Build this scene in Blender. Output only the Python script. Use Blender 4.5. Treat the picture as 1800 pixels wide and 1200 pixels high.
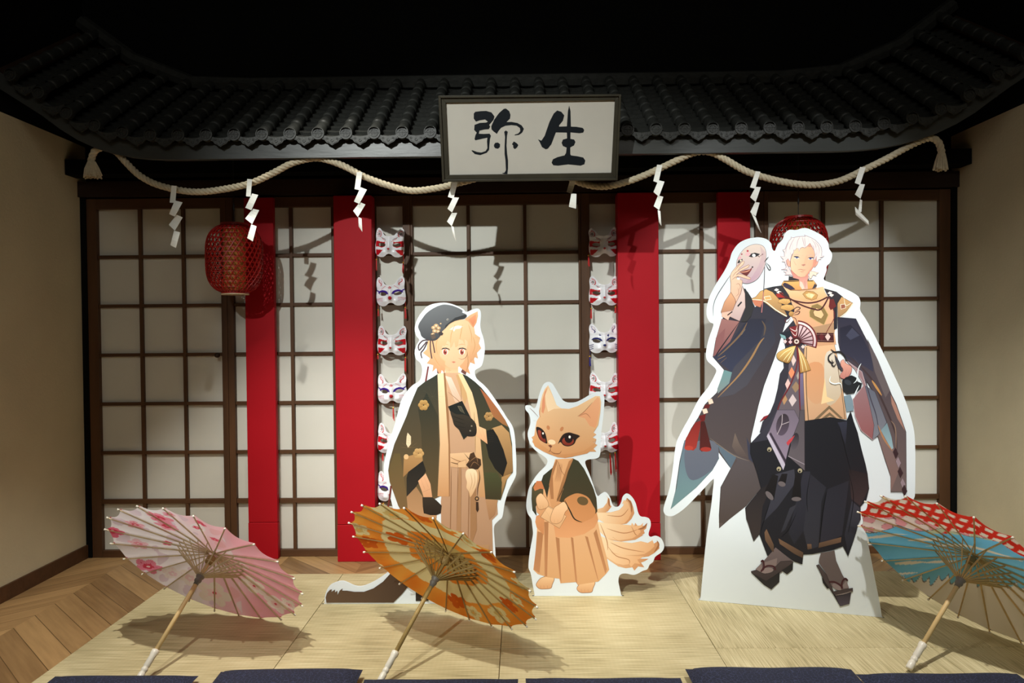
import bpy, math, random
from mathutils import Vector, Matrix
from mathutils.geometry import tessellate_polygon
random.seed(7)
PI = math.pi
for o in list(bpy.data.objects): bpy.data.objects.remove(o)
scene = bpy.context.scene

# ------------------------------------------------------------ camera
F, PITCH, YAW, ROLL, H = 1198.2, .015376, -.012035, -.009226, 1.3055
cy_, sy_, cp_, sp_ = math.cos(YAW), math.sin(YAW), math.cos(PITCH), math.sin(PITCH)
FWD = Vector((sy_*cp_, cy_*cp_, -sp_)); RT = Vector((cy_, -sy_, 0)); UP = RT.cross(FWD)
cr_, sr_ = math.cos(ROLL), math.sin(ROLL)
RT, UP = cr_*RT+sr_*UP, -sr_*RT+cr_*UP
EYE = Vector((0, 0, H))
cam = bpy.data.cameras.new('camera'); camo = bpy.data.objects.new('camera', cam)
scene.collection.objects.link(camo); scene.camera = camo
cam.sensor_width = 36; cam.lens = F*36/1800; cam.shift_x = -1/1800
cam.clip_start = .05; cam.clip_end = 60
camo.matrix_world = Matrix.Translation(EYE) @ Matrix((RT, UP, -FWD)).transposed().to_4x4()
scene.view_settings.view_transform = 'Standard'; scene.view_settings.look = 'None'
scene.view_settings.gamma = 1; scene.view_settings.use_curve_mapping = False
scene.view_settings.exposure = 0.0

# ------------------------------------------------------------ world + stage lights + added fill
w = bpy.data.worlds.new('dark_hall'); scene.world = w; w.use_nodes = True
w.node_tree.nodes['Background'].inputs[0].default_value = (.75, .8, .7, 1)
w.node_tree.nodes['Background'].inputs[1].default_value = .03

def spot(name, loc, target, power, angle, blend=.4, radius=.03, col=(1, .96, .86)):
    l = bpy.data.lights.new(name, 'SPOT'); l.energy = power; l.spot_size = math.radians(angle)
    l.spot_blend = blend; l.shadow_soft_size = radius; l.color = col
    o = bpy.data.objects.new(name, l); scene.collection.objects.link(o)
    o.location = loc
    o.rotation_euler = (Vector(target)-Vector(loc)).to_track_quat('-Z', 'Y').to_euler()
    return o
def soft(name, loc, target, power, sx, sy, col):
    l = bpy.data.lights.new(name, 'AREA'); l.shape = 'RECTANGLE'; l.size = sx; l.size_y = sy; l.energy = power; l.color = col
    o = bpy.data.objects.new(name, l); scene.collection.objects.link(o); o.location = loc
    o.rotation_euler = (Vector(target)-Vector(loc)).to_track_quat('-Z', 'Y').to_euler()
spot('spot_wall', (-1.75, -1.9, 3.9), (.02, 4.0, 1.08), 1080, 33, .9, .035, (.96, 1, .97))
spot('spot_pink_parasol', (-1.3, 1.8, 3.3), (-1.08, 3.05, 0), 290, 56, .45, .025, (1, .97, .89))
spot('spot_orange_parasol', (-.83, 1.1, 3.3), (-.1, 3.0, 0), 160, 58, .7, .025, (1, .97, .89))
spot('spot_overhead', (-.9, 2.9, 3.0), (-.8, 3.0, 0), 40, 80, .6, .025, (1, .96, .86))
spot('spot_tall_cutout', (.9, -.6, 3.6), (1.33, 3.25, 1.42), 310, 26, .4, .03, (.97, 1, 1))
spot('spot_right_mats', (.9, 1.7, 3.3), (1.7, 2.85, 0), 330, 60, .8, .03, (1, .97, .90))
spot('spot_right_wall', (.5, .3, 3.5), (2.56, 3.0, .9), 100, 34, .9, .05, (1, .97, .86))
soft('added_soft_fill', (0, -1.8, 4.15), (.2, 3.4, .9), 50, 3.5, 1.0, (1, .96, .86))  # unseen fill light added behind the viewer to lift the dim areas

# ------------------------------------------------------------ pixel -> place helpers
def ray(px, py): return FWD + RT*((px-901)/F) - UP*((py-600)/F)
def P(px, py, Y):
    d = ray(px, py); return EYE + d*(Y/d.y)
def G(px, py, z=0):
    d = ray(px, py); return EYE + d*((z-H)/d.z)
def XW(px, Y, py=620): return P(px, py, Y).x
def on_plane(px, py, o, n):
    d = ray(px, py); return EYE + d*((o-EYE).dot(n)/d.dot(n))

# ------------------------------------------------------------ colour + materials
def lin(c):
    r = []
    for v in c:
        v /= 255.
        r.append(v/12.92 if v <= .04045 else ((v+.055)/1.055)**2.4)
    return (r[0], r[1], r[2], 1)
M = {}
def mat(name, col, rough=.6, spec=.5, noise=0, nscale=8, bump=0, bscale=40, stretch=(1, 1, 1), metal=0):
    m = bpy.data.materials.new(name); m.use_nodes = True; nt = m.node_tree; b = nt.nodes['Principled BSDF']
    c = lin(col); b.inputs['Base Color'].default_value = c; b.inputs['Roughness'].default_value = rough
    b.inputs['Specular IOR Level'].default_value = spec; b.inputs['Metallic'].default_value = metal
    tc = nt.nodes.new('ShaderNodeTexCoord'); mp = nt.nodes.new('ShaderNodeMapping')
    mp.inputs['Scale'].default_value = stretch; nt.links.new(tc.outputs['Object'], mp.inputs[0])
    if noise:
        n = nt.nodes.new('ShaderNodeTexNoise'); n.inputs['Scale'].default_value = nscale; n.inputs['Detail'].default_value = 5
        nt.links.new(mp.outputs[0], n.inputs['Vector'])
        r = nt.nodes.new('ShaderNodeValToRGB')
        r.color_ramp.elements[0].position = .3; r.color_ramp.elements[1].position = .7
        r.color_ramp.elements[0].color = tuple(v*(1-noise) for v in c[:3])+(1,)
        r.color_ramp.elements[1].color = tuple(min(1, v*(1+noise)) for v in c[:3])+(1,)
        nt.links.new(n.outputs['Fac'], r.inputs[0]); nt.links.new(r.outputs[0], b.inputs['Base Color'])
    if bump:
        n2 = nt.nodes.new('ShaderNodeTexNoise'); n2.inputs['Scale'].default_value = bscale; n2.inputs['Detail'].default_value = 4
        nt.links.new(mp.outputs[0], n2.inputs['Vector'])
        bm = nt.nodes.new('ShaderNodeBump'); bm.inputs['Strength'].default_value = bump; bm.inputs['Distance'].default_value = .01
        nt.links.new(n2.outputs['Fac'], bm.inputs['Height']); nt.links.new(bm.outputs[0], b.inputs['Normal'])
    M[name] = m; return m
mat('plaster', (210, 200, 170), .9, .2, .06, 3, .15, 90)
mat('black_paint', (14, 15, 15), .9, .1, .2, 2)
mat('shoji_paper', (214, 213, 203), .85, .2, .025, 4)
mat('lattice_wood', (84, 56, 34), .55, .35, .25, 14, .1, 60, (1, 1, .12))
mat('lattice_rail', (84, 56, 34), .55, .35, .25, 14, .1, 60, (.12, 1, 1))
mat('dark_wood', (48, 32, 22), .6, .3, .3, 10, .1, 50, (.2, 1, 1))
mat('red_lacquer', (168, 14, 28), .6, .18, .05, 3)
mat('roof_clay', (46, 47, 44), .5, .4, .25, 30, .2, 60)
mat('fascia_paint', (60, 62, 60), .36, .35, .15, 6, .15, 30, (.15, 1, 1))
mat('sign_paper', (190, 186, 176), .45, .4, .04, 5)
mat('sign_frame', (50, 46, 34), .5, .4, .2, 12)
mat('ink', (20, 24, 28), .6, .3)
mat('rope', (196, 184, 158), .85, .2, .12, 60, .3, 200)
mat('white_paper', (240, 240, 232), .7, .3)
mat('board', (222, 231, 236), .5, .3)
mat('board_back', (190, 180, 160), .8, .2)
mat('bamboo', (216, 186, 130), .5, .4, .15, 20, 0, 40, (1, 1, .2))
mat('pale_bamboo', (214, 198, 160), .5, .4, .1, 30)
mat('dark_bamboo', (160, 134, 80), .55, .4, .15, 30)
mat('white_handle', (226, 220, 204), .3, .5, .05, 30)
mat('grey_plastic', (120, 116, 108), .45, .5)
mat('tip_white', (236, 230, 215), .4, .4)
mat('lantern_weave', (168, 26, 22), .45, .4, .15, 40)
mat('lantern_ring', (150, 26, 20), .4, .5)
mat('lantern_paper', (186, 124, 62), .8, .2)
mat('black_cord', (18, 16, 15), .6, .3)
mat('red_thread', (190, 24, 20), .6, .4)
mat('blue_thread', (40, 36, 120), .6, .4)
mat('bead', (214, 170, 60), .3, .6, metal=.7)

def attr_mat(name, rough=.45, spec=.35, trans=0):
    m = bpy.data.materials.new(name); m.use_nodes = True; nt = m.node_tree; b = nt.nodes['Principled BSDF']
    a = nt.nodes.new('ShaderNodeVertexColor'); a.layer_name = 'Col'
    nt.links.new(a.outputs[0], b.inputs['Base Color']); b.inputs['Roughness'].default_value = rough
    b.inputs['Specular IOR Level'].default_value = spec
    if trans:
        t = nt.nodes.new('ShaderNodeBsdfTranslucent'); nt.links.new(a.outputs[0], t.inputs[0])
        mx = nt.nodes.new('ShaderNodeMixShader'); mx.inputs[0].default_value = trans
        nt.links.new(b.outputs[0], mx.inputs[1]); nt.links.new(t.outputs[0], mx.inputs[2])
        nt.links.new(mx.outputs[0], nt.nodes['Material Output'].inputs[0])
    M[name] = m; return m
attr_mat('printed_card', .42, .35); attr_mat('painted_mask', .28, .5); attr_mat('parasol_cloth', .75, .2, .55)

def nodes(name):
    m = bpy.data.materials.new(name); m.use_nodes = True; M[name] = m
    return m.node_tree, m.node_tree.nodes['Principled BSDF']
def math_n(nt, op, a, b=None, c=None):
    n = nt.nodes.new('ShaderNodeMath'); n.operation = op
    for i, v in enumerate((a, b, c)):
        if v is None: continue
        if isinstance(v, (int, float)): n.inputs[i].default_value = v
        else: nt.links.new(v, n.inputs[i])
    return n.outputs[0]

# woven rush mat, weave direction along x or y
def tatami(name, axis):
    nt, b = nodes(name)
    tc = nt.nodes.new('ShaderNodeTexCoord'); mp = nt.nodes.new('ShaderNodeMapping')
    mp.inputs['Scale'].default_value = (4, 150, 1) if axis == 'x' else (150, 4, 1)
    nt.links.new(tc.outputs['Object'], mp.inputs[0])
    n = nt.nodes.new('ShaderNodeTexNoise'); n.inputs['Scale'].default_value = 1.3; n.inputs['Detail'].default_value = 4
    nt.links.new(mp.outputs[0], n.inputs['Vector'])
    n3 = nt.nodes.new('ShaderNodeTexNoise'); n3.inputs['Scale'].default_value = 2.5
    nt.links.new(tc.outputs['Object'], n3.inputs['Vector'])
    add = math_n(nt, 'MULTIPLY_ADD', n3.outputs['Fac'], .35, math_n(nt, 'MULTIPLY', n.outputs['Fac'], .65))
    r = nt.nodes.new('ShaderNodeValToRGB'); e = r.color_ramp.elements
    e[0].position = .33; e[0].color = lin((148, 136, 98)); e[1].position = .68; e[1].color = lin((222, 210, 170))
    m_ = e.new(.5); m_.color = lin((194, 180, 138))
    nt.links.new(add, r.inputs[0])
    sx = nt.nodes.new('ShaderNodeSeparateXYZ'); nt.links.new(tc.outputs['Object'], sx.inputs[0])
    u = sx.outputs[0] if axis == 'x' else sx.outputs[1]; v = sx.outputs[1] if axis == 'x' else sx.outputs[0]
    # faint cross bands of the warp threads
    band = math_n(nt, 'ABSOLUTE', math_n(nt, 'SUBTRACT', math_n(nt, 'FRACT', math_n(nt, 'MULTIPLY', u, 55)), .5))
    rib = math_n(nt, 'ABSOLUTE', math_n(nt, 'SUBTRACT', math_n(nt, 'FRACT', math_n(nt, 'MULTIPLY', v, 170)), .5))
    hgt = math_n(nt, 'MULTIPLY_ADD', band, .5, rib)
    mix = nt.nodes.new('ShaderNodeMixRGB'); mix.blend_type = 'MULTIPLY'; nt.links.new(r.outputs[0], mix.inputs[1])
    nt.links.new(math_n(nt, 'MULTIPLY', math_n(nt, 'SUBTRACT', .5, band), .16), mix.inputs[0])
    mix.inputs[2].default_value = (.62, .60, .5, 1)
    nt.links.new(mix.outputs[0], b.inputs['Base Color'])
    bp = nt.nodes.new('ShaderNodeBump'); bp.inputs['Strength'].default_value = .25; bp.inputs['Distance'].default_value = .002
    nt.links.new(hgt, bp.inputs['Height']); nt.links.new(bp.outputs[0], b.inputs['Normal'])
    b.inputs['Roughness'].default_value = .6; b.inputs['Specular IOR Level'].default_value = .3
tatami('rush_across', 'x'); tatami('rush_along', 'y')

# chevron boards
nt, b = nodes('chevron_floor')
tc = nt.nodes.new('ShaderNodeTexCoord'); sx = nt.nodes.new('ShaderNodeSeparateXYZ'); nt.links.new(tc.outputs['Object'], sx.inputs[0])
cw, bw = .46, .11
colf = math_n(nt, 'DIVIDE', sx.outputs[0], cw)
tri = math_n(nt, 'ABSOLUTE', math_n(nt, 'SUBTRACT', math_n(nt, 'FRACT', math_n(nt, 'MULTIPLY', colf, .5)), .5))
v = math_n(nt, 'MULTIPLY_ADD', tri, cw*2*.9, sx.outputs[1])
vi = math_n(nt, 'DIVIDE', v, bw*1.25)
idx = math_n(nt, 'FLOOR', vi); cidx = math_n(nt, 'FLOOR', colf)
wn = nt.nodes.new('ShaderNodeTexWhiteNoise'); wn.noise_dimensions = '2D'
cb = nt.nodes.new('ShaderNodeCombineXYZ'); nt.links.new(idx, cb.inputs[0]); nt.links.new(cidx, cb.inputs[1]); nt.links.new(cb.outputs[0], wn.inputs['Vector'])
cb2 = nt.nodes.new('ShaderNodeCombineXYZ'); nt.links.new(math_n(nt, 'MULTIPLY', v, 40), cb2.inputs[0]); nt.links.new(math_n(nt, 'MULTIPLY', sx.outputs[0], 5), cb2.inputs[1])
nt.links.new(math_n(nt, 'MULTIPLY', wn.outputs['Value'], 20), cb2.inputs[2])
gn = nt.nodes.new('ShaderNodeTexNoise'); gn.inputs['Scale'].default_value = 1; gn.inputs['Detail'].default_value = 5; nt.links.new(cb2.outputs[0], gn.inputs['Vector'])
fac = math_n(nt, 'MULTIPLY_ADD', wn.outputs['Value'], .5, math_n(nt, 'MULTIPLY', gn.outputs['Fac'], .5))
r = nt.nodes.new('ShaderNodeValToRGB'); e = r.color_ramp.elements
e[0].position = .15; e[0].color = lin((116, 86, 54)); e[1].position = .85; e[1].color = lin((192, 154, 104)); nt.links.new(fac, r.inputs[0])
edge = math_n(nt, 'LESS_THAN', math_n(nt, 'FRACT', vi), .03)
mix = nt.nodes.new('ShaderNodeMixRGB'); nt.links.new(edge, mix.inputs[0]); nt.links.new(r.outputs[0], mix.inputs[1]); mix.inputs[2].default_value = lin((92, 68, 40))
nt.links.new(mix.outputs[0], b.inputs['Base Color']); b.inputs['Roughness'].default_value = .45; b.inputs['Specular IOR Level'].default_value = .35

# navy cushion cloth with a fine repeating pattern
nt, b = nodes('navy_cloth')
tc = nt.nodes.new('ShaderNodeTexCoord'); vo = nt.nodes.new('ShaderNodeTexVoronoi'); vo.inputs['Scale'].default_value = 70
vo.feature = 'DISTANCE_TO_EDGE'; nt.links.new(tc.outputs['Object'], vo.inputs['Vector'])
mix = nt.nodes.new('ShaderNodeMixRGB'); nt.links.new(math_n(nt, 'LESS_THAN', vo.outputs['Distance'], .045), mix.inputs[0])
mix.inputs[1].default_value = lin((24, 28, 48)); mix.inputs[2].default_value = lin((50, 56, 84)); nt.links.new(mix.outputs[0], b.inputs['Base Color'])
b.inputs['Roughness'].default_value = .9

# ------------------------------------------------------------ mesh helpers
OFF = {}
def tag(o, label=None, cat=None, group=None, kind=None):
    if label: o['label'] = label
    if cat: o['category'] = cat
    if group: o['group'] = group
    if kind: o['kind'] = kind
    return o
def thing(name, loc, label=None, cat=None, group=None, kind=None):
    o = bpy.data.objects.new(name, None); scene.collection.objects.link(o); o.location = loc
    o.empty_display_size = .1; OFF[o] = Vector(loc); return tag(o, label, cat, group, kind)
def mk(name, geo, material, parent=None, smooth=False, bevel=0, loc=None, colors=None, solid=0):
    """verts in world space (or in the parent's root space when the root was built at the origin)"""
    verts, faces = geo
    if parent is not None: off = OFF.get(parent, Vector((0, 0, 0)))
    elif loc is not None: off = Vector(loc)
    else:
        xs = [v[0] for v in verts]; ys = [v[1] for v in verts]; zs = [v[2] for v in verts]
        off = Vector(((min(xs)+max(xs))/2, (min(ys)+max(ys))/2, min(zs)))
    me = bpy.data.meshes.new(name)
    me.from_pydata([(v[0]-off.x, v[1]-off.y, v[2]-off.z) for v in verts], [], faces)
    if colors:
        ca = me.color_attributes.new('Col', 'FLOAT_COLOR', 'POINT')
        flat = [c for q in colors for c in q]; ca.data.foreach_set('color', flat)
    me.materials.append(M[material] if isinstance(material, str) else material)
    if smooth:
        me.polygons.foreach_set('use_smooth', [True]*len(me.polygons))
    me.update()
    o = bpy.data.objects.new(name, me); scene.collection.objects.link(o)
    if parent is not None: o.parent = parent
    else: o.location = off
    OFF[o] = off
    if solid:
        s = o.modifiers.new('thickness', 'SOLIDIFY'); s.thickness = solid
    if bevel:
        s = o.modifiers.new('bevel', 'BEVEL'); s.width = bevel; s.segments = 2; s.limit_method = 'ANGLE'
    return o
def join(*gs):
    V, Fc = [], []
    for v, f in gs:
        n = len(V); V += [tuple(q) for q in v]; Fc += [tuple(i+n for i in q) for q in f]
    return V, Fc
def box(x0, x1, y0, y1, z0, z1):
    v = [(x, y, z) for z in (z0, z1) for y in (y0, y1) for x in (x0, x1)]
    return v, [(0, 2, 3, 1), (4, 5, 7, 6), (0, 1, 5, 4), (2, 6, 7, 3), (0, 4, 6, 2), (1, 3, 7, 5)]
def frames(path):
    path = [Vector(p) for p in path]; T = []
    for i in range(len(path)):
        t = path[min(i+1, len(path)-1)]-path[max(i-1, 0)]; T.append(t.normalized() if t.length > 1e-9 else Vector((0, 0, 1)))
    u = T[0].orthogonal().normalized(); out = []
    for t in T:
        u = (u-t*u.dot(t)); u = u.normalized() if u.length > 1e-6 else t.orthogonal().normalized()
        out.append((t, u, t.cross(u)))
    return path, out
def tube(path, rad, n=8, flat=1.0):
    path, fr = frames(path); V, Fc = [], []
    for i, (p, (t, u, w_)) in enumerate(zip(path, fr)):
        r = rad[i] if isinstance(rad, (list, tuple)) else rad
        for k in range(n):
            a = 2*PI*k/n; V.append(tuple(p+u*math.cos(a)*r+w_*math.sin(a)*r*flat))
    m = len(path)
    for i in range(m-1):
        for k in range(n):
            Fc.append((i*n+k, i*n+(k+1) % n, (i+1)*n+(k+1) % n, (i+1)*n+k))
    Fc.append(tuple(range(n-1, -1, -1))); Fc.append(tuple((m-1)*n+k for k in range(n)))
    return V, Fc
def lathe(prof, n=24, c=(0, 0, 0)):
    V, Fc = [], []
    for r, z in prof:
        for k in range(n):
            a = 2*PI*k/n; V.append((c[0]+r*math.cos(a), c[1]+r*math.sin(a), c[2]+z))
    for i in range(len(prof)-1):
        for k in range(n): Fc.append((i*n+k, i*n+(k+1) % n, (i+1)*n+(k+1) % n, (i+1)*n+k))
    Fc.append(tuple(range(n-1, -1, -1))); Fc.append(tuple((len(prof)-1)*n+k for k in range(n)))
    return V, Fc
def spline(pts, closed=True, n=4):
    out = []; m = len(pts)
    rng = range(m) if closed else range(m-1)
    for i in rng:
        if closed: a, b_, c, d = pts[(i-1) % m], pts[i], pts[(i+1) % m], pts[(i+2) % m]
        else: a, b_, c, d = pts[max(i-1, 0)], pts[i], pts[i+1], pts[min(i+2, m-1)]
        for k in range(n):
            t = k/n
            out.append(tuple(.5*(2*b_[j]+(c[j]-a[j])*t+(2*a[j]-5*b_[j]+4*c[j]-d[j])*t*t+(3*b_[j]-a[j]-3*c[j]+d[j])*t**3) for j in range(len(b_))))
    if not closed: out.append(tuple(pts[-1]))
    return out
def resample(pts, step):
    out = [Vector(pts[0])]; acc = 0
    for i in range(1, len(pts)):
        a, b_ = Vector(pts[i-1]), Vector(pts[i]); L = (b_-a).length
        if L < 1e-9: continue
        d = step-acc
        while d <= L:
            out.append(a+(b_-a)*(d/L)); d += step
        acc = L-(d-step)
    return out
def tess(pts2):
    return tessellate_polygon([[Vector((p[0], p[1], 0)) for p in pts2]])

# flat printed artwork on a plane; pts in photo pixels, crop frames (ox, oy, scale)
class Art:
    def __init__(s, o, n, lift=.0005, step=.000014):
        s.o = Vector(o); s.n = Vector(n).normalized(); s.V = []; s.F = []; s.C = []; s.k = 0; s.fr = (0, 0, 1); s.lift = lift; s.step = step
    def frame(s, ox, oy, sc): s.fr = (ox, oy, sc)
    def pix(s, p): return (s.fr[0]+p[0]/s.fr[2], s.fr[1]+p[1]/s.fr[2])
    def raw(s, pts, c1, c2=None, d='v'):
        off = s.lift+s.k*s.step; s.k += 1
        c1 = lin(c1); c2 = lin(c2) if c2 else c1
        if d == 'v': q = [p[1] for p in pts]
        elif d == 'h': q = [p[0] for p in pts]
        else: q = [p[0]*d[0]+p[1]*d[1] for p in pts]
        lo, hi = min(q), max(q); n0 = len(s.V)
        for p, t in zip(pts, q):
            t = (t-lo)/(hi-lo+1e-9)
            s.V.append(tuple(on_plane(p[0], p[1], s.o, s.n)+s.n*off))
            s.C.append(tuple(c1[i]*(1-t)+c2[i]*t for i in range(4)))
        for t in tess(pts): s.F.append(tuple(i+n0 for i in t))
    def poly(s, pts, c1, c2=None, d='v', sm=False, line=None, lw=.7):
        pts = [s.pix(p) for p in pts]
        if sm: pts = spline(pts, True, 4)
        s.raw(pts, c1, c2, d)
        if line: s._st(pts+[pts[0]], lw, line, False)
    def _st(s, pts, wd, c, taper=True):
        off = s.lift+s.k*s.step; s.k += 1; m = len(pts); n0 = len(s.V); c = lin(c)
        for i, p in enumerate(pts):
            a, b_ = pts[max(i-1, 0)], pts[min(i+1, m-1)]
            tx, ty = b_[0]-a[0], b_[1]-a[1]; L = math.hypot(tx, ty) or 1
            t = i/(m-1); r = wd/2*(max(.12, math.sin(PI*min(max(t, .02), .98))**.6) if taper else 1)
            for sg in (-1, 1):
                s.V.append(tuple(on_plane(p[0]-ty/L*r*sg, p[1]+tx/L*r*sg, s.o, s.n)+s.n*off)); s.C.append(c)
        for i in range(m-1):
            k = n0+2*i; s.F.append((k, k+1, k+3, k+2))
    def stroke(s, pts, wd, c, taper=True, sm=True):
        pts = [s.pix(p) for p in pts]
        if sm and len(pts) > 2: pts = spline(pts, False, 5)
        s._st(pts, wd, c, taper)
    def ell(s, cx, cy, rx, ry, c, c2=None, rot=0, d='v', n=20):
        pts = []
        for k in range(n):
            a = 2*PI*k/n; x, y = rx*math.cos(a), ry*math.sin(a)
            pts.append(s.pix((cx+x*math.cos(rot)-y*math.sin(rot), cy+x*math.sin(rot)+y*math.cos(rot))))
        s.raw(pts, c, c2, d)
    def build(s, name, parent, material='printed_card'):
        # make every face point towards the viewer's side of the board
        Fc = []
        for f in s.F:
            a, b_, c = (Vector(s.V[i]) for i in f[:3])
            Fc.append(f if (b_-a).cross(c-a).dot(s.n) > 0 else tuple(reversed(f)))
        return mk(name, (s.V, Fc), material, parent, colors=s.C)
def slab(outline, o, n, thick, sm=True, k=4):
    """thick board whose front face has the traced outline"""
    pts = spline(outline, True, k) if sm else outline
    n = Vector(n).normalized(); o = Vector(o)
    f = [on_plane(p[0], p[1], o, n) for p in pts]; m = len(f)
    V = [tuple(q) for q in f]+[tuple(q-n*thick) for q in f]; Fc = []
    for t in tess(pts):
        a, b_, c = (Vector(V[i]) for i in t)
        if (b_-a).cross(c-a).dot(n) < 0: t = tuple(reversed(t))
        Fc.append(tuple(t)); Fc.append(tuple(i+m for i in reversed(t)))
    for i in range(m): Fc.append((i, (i+1) % m, (i+1) % m+m, i+m))
    return V, Fc

# ============================================================ SETTING
WY, XL, XR, CEIL, YB = 4.01, -2.58, 2.53, 4.3, -3.2
def struct(name, geo, m, **k): return tag(mk(name, geo, m, **k), kind='structure')
struct('floor', box(XL-.1, XR+.1, YB, WY+.1, -.12, -.013), 'chevron_floor', loc=(0, 0, 0))
struct('wall_back', box(XL-.1, XR+.1, WY+.03, WY+.13, -.013, CEIL), 'black_paint')
struct('wall_left', box(XL-.1, XL, YB, WY+.03, -.013, 2.42), 'plaster')
struct('wall_right', box(XR, XR+.1, YB, WY+.03, -.013, 2.42), 'plaster')
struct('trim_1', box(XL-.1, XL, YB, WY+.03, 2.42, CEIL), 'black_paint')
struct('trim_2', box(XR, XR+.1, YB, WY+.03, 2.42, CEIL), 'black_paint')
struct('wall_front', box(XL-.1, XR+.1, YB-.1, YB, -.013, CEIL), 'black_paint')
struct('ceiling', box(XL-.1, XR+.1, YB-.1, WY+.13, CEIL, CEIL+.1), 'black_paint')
struct('baseboard_left', box(XL, XL+.012, YB, WY-.03, -.013, .065), 'lattice_rail')
struct('baseboard_right', box(XR-.012, XR, YB, WY-.03, -.013, .065), 'lattice_rail')
M['lattice_rail'].name = 'lattice_rail'
# sliding screen doors
ROWS = [.3173+.2892*k for k in range(6)]
def screen(n, xa, xb, bars, sl, sr, knob=None):
    """xa, xb outer edges in metres; bars: vertical bar centres; sl, sr: stile widths"""
    t = thing('door_%d' % n, ((xa+xb)/2, WY, 0), kind='structure')
    zt, z0 = 2.043, .028
    mk('paper', box(xa+.004, xb-.004, WY+.002, WY+.006, .004, 2.10), 'shoji_paper', t)
    st = [box(xa, xa+sl, WY-.026, WY+.012, -.012, 2.103), box(xb-sr, xb, WY-.026, WY+.012, -.012, 2.103)]
    mk('stile', st[0], 'lattice_wood', t, bevel=.002); mk('stile', st[1], 'lattice_wood', t, bevel=.002)
    mk('top_rail', box(xa+sl, xb-sr, WY-.024, WY+.011, zt, 2.1025), 'lattice_rail', t, bevel=.002)
    mk('bottom_rail', box(xa+sl, xb-sr, WY-.024, WY+.011, -.0125, z0), 'lattice_rail', t, bevel=.002)
    hs = [box(xa+sl, xb-sr, WY-.016, WY+.0015, z-.0095, z+.0095) for z in ROWS[1:]]+[box(xa+sl, xb-sr, WY-.02, WY+.0015, ROWS[0]-.013, ROWS[0]+.013)]
    mk('lattice_rails', join(*hs), 'lattice_rail', t, bevel=.0015)
    vs = [box(x-.0095, x+.0095, WY-.0185, WY+.0012, z0, zt) for x in bars]
    mk('lattice_bars', join(*vs), 'lattice_wood', t, bevel=.0015)
    if knob:
        c = P(knob[0], knob[1], WY-.02); path = [c+Vector((0, d, 0)) for d in (0, -.012, -.016, -.03, -.036)]
        mk('door_knob', tube(path, [.006, .006, .014, .014, .005], 14), 'dark_wood', t, smooth=True)
    return t
X = lambda px: XW(px, WY)
screen(1, X(161), X(403.5), [X(252), X(327)], X(178)-X(161), X(404)-X(394), (385, 624))
screen(2, X(404), X(724.5), [X(441), X(515.5), X(589), X(662)], X(415)-X(404), X(724)-X(711))
screen(3, X(725), X(1021.5), [X(825.5), X(924.5)], .012, .012)
screen(4, X(1022), X(1341), [X(1134), X(1233)], X(1037)-X(1022), X(1341)-X(1326))
screen(5, X(1341.5), X(1666), [X(1446), X(1548)], X(1348)-X(1341), X(1666)-X(1647))
# dark posts that fill the gap to the side walls
struct('trim_3', box(XL+.0005, X(160.5), WY-.03, WY+.029, -.0125, 2.11), 'black_paint')
struct('trim_4', box(X(1666.5), XR-.0005, WY-.03, WY+.029, -.0125, 2.11), 'black_paint')
struct('trim_5', box(XL+.001, XR-.001, WY-.05, WY+.029, 2.1105, 2.20), 'dark_wood')

# ============================================================ RED PILLARS
def pillar(xa, xb, yf, yb, zt, label, group):
    t = thing('red_pillar', ((xa+xb)/2, (yf+yb)/2, 0), label, 'pillar', group)
    zs = .20
    mk('shaft', box(xa, xb, yf, yb, zs+.0015, zt), 'red_lacquer', t, bevel=.004)
    mk('base_block', box(xa-.001, xb+.001, yf-.001, yb, -.0125, zs), 'red_lacquer', t, bevel=.003)
pillar(XW(432, 3.945), XW(483.5, 3.945), 3.945, 3.98, P(455, 347, 3.945).z, 'narrow red pillar overlapped by the left red lantern, nearest the left wall', 'red pillars in front of the screens')
pillar(XW(589, 3.89), XW(656, 3.89), 3.89, 3.98, P(620, 343, 3.89).z, 'wide red pillar beside the left column of fox masks', 'red pillars in front of the screens')
pillar(XW(1087, 3.89), XW(1159, 3.89), 3.89, 3.98, P(1120, 338, 3.89).z, 'wide red pillar beside the right column of fox masks, behind the fox cutout', 'red pillars in front of the screens')
pillar(XW(1263, 3.945), XW(1320, 3.945), 3.945, 3.98, P(1290, 337, 3.945).z, 'narrow red pillar in shade behind the raised hand of the tall cutout', 'red pillars in front of the screens')

# ============================================================ ROOF
EY, EZ = 3.31, 2.155
def ez(x):
    k, x0 = (.36, 1.4) if x > 0 else (.60, 1.6)
    d = max(0, min(abs(x), 2.3)-x0); return EZ+k*d**3+max(0, abs(x)-2.3)*2.2*k*d*d
SL = math.radians(35.8); RUN = .80
roof = thing('tiled_roof', (0, EY, EZ), 'dark grey tiled roof over the screens with corners curving up', 'roof')
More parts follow.
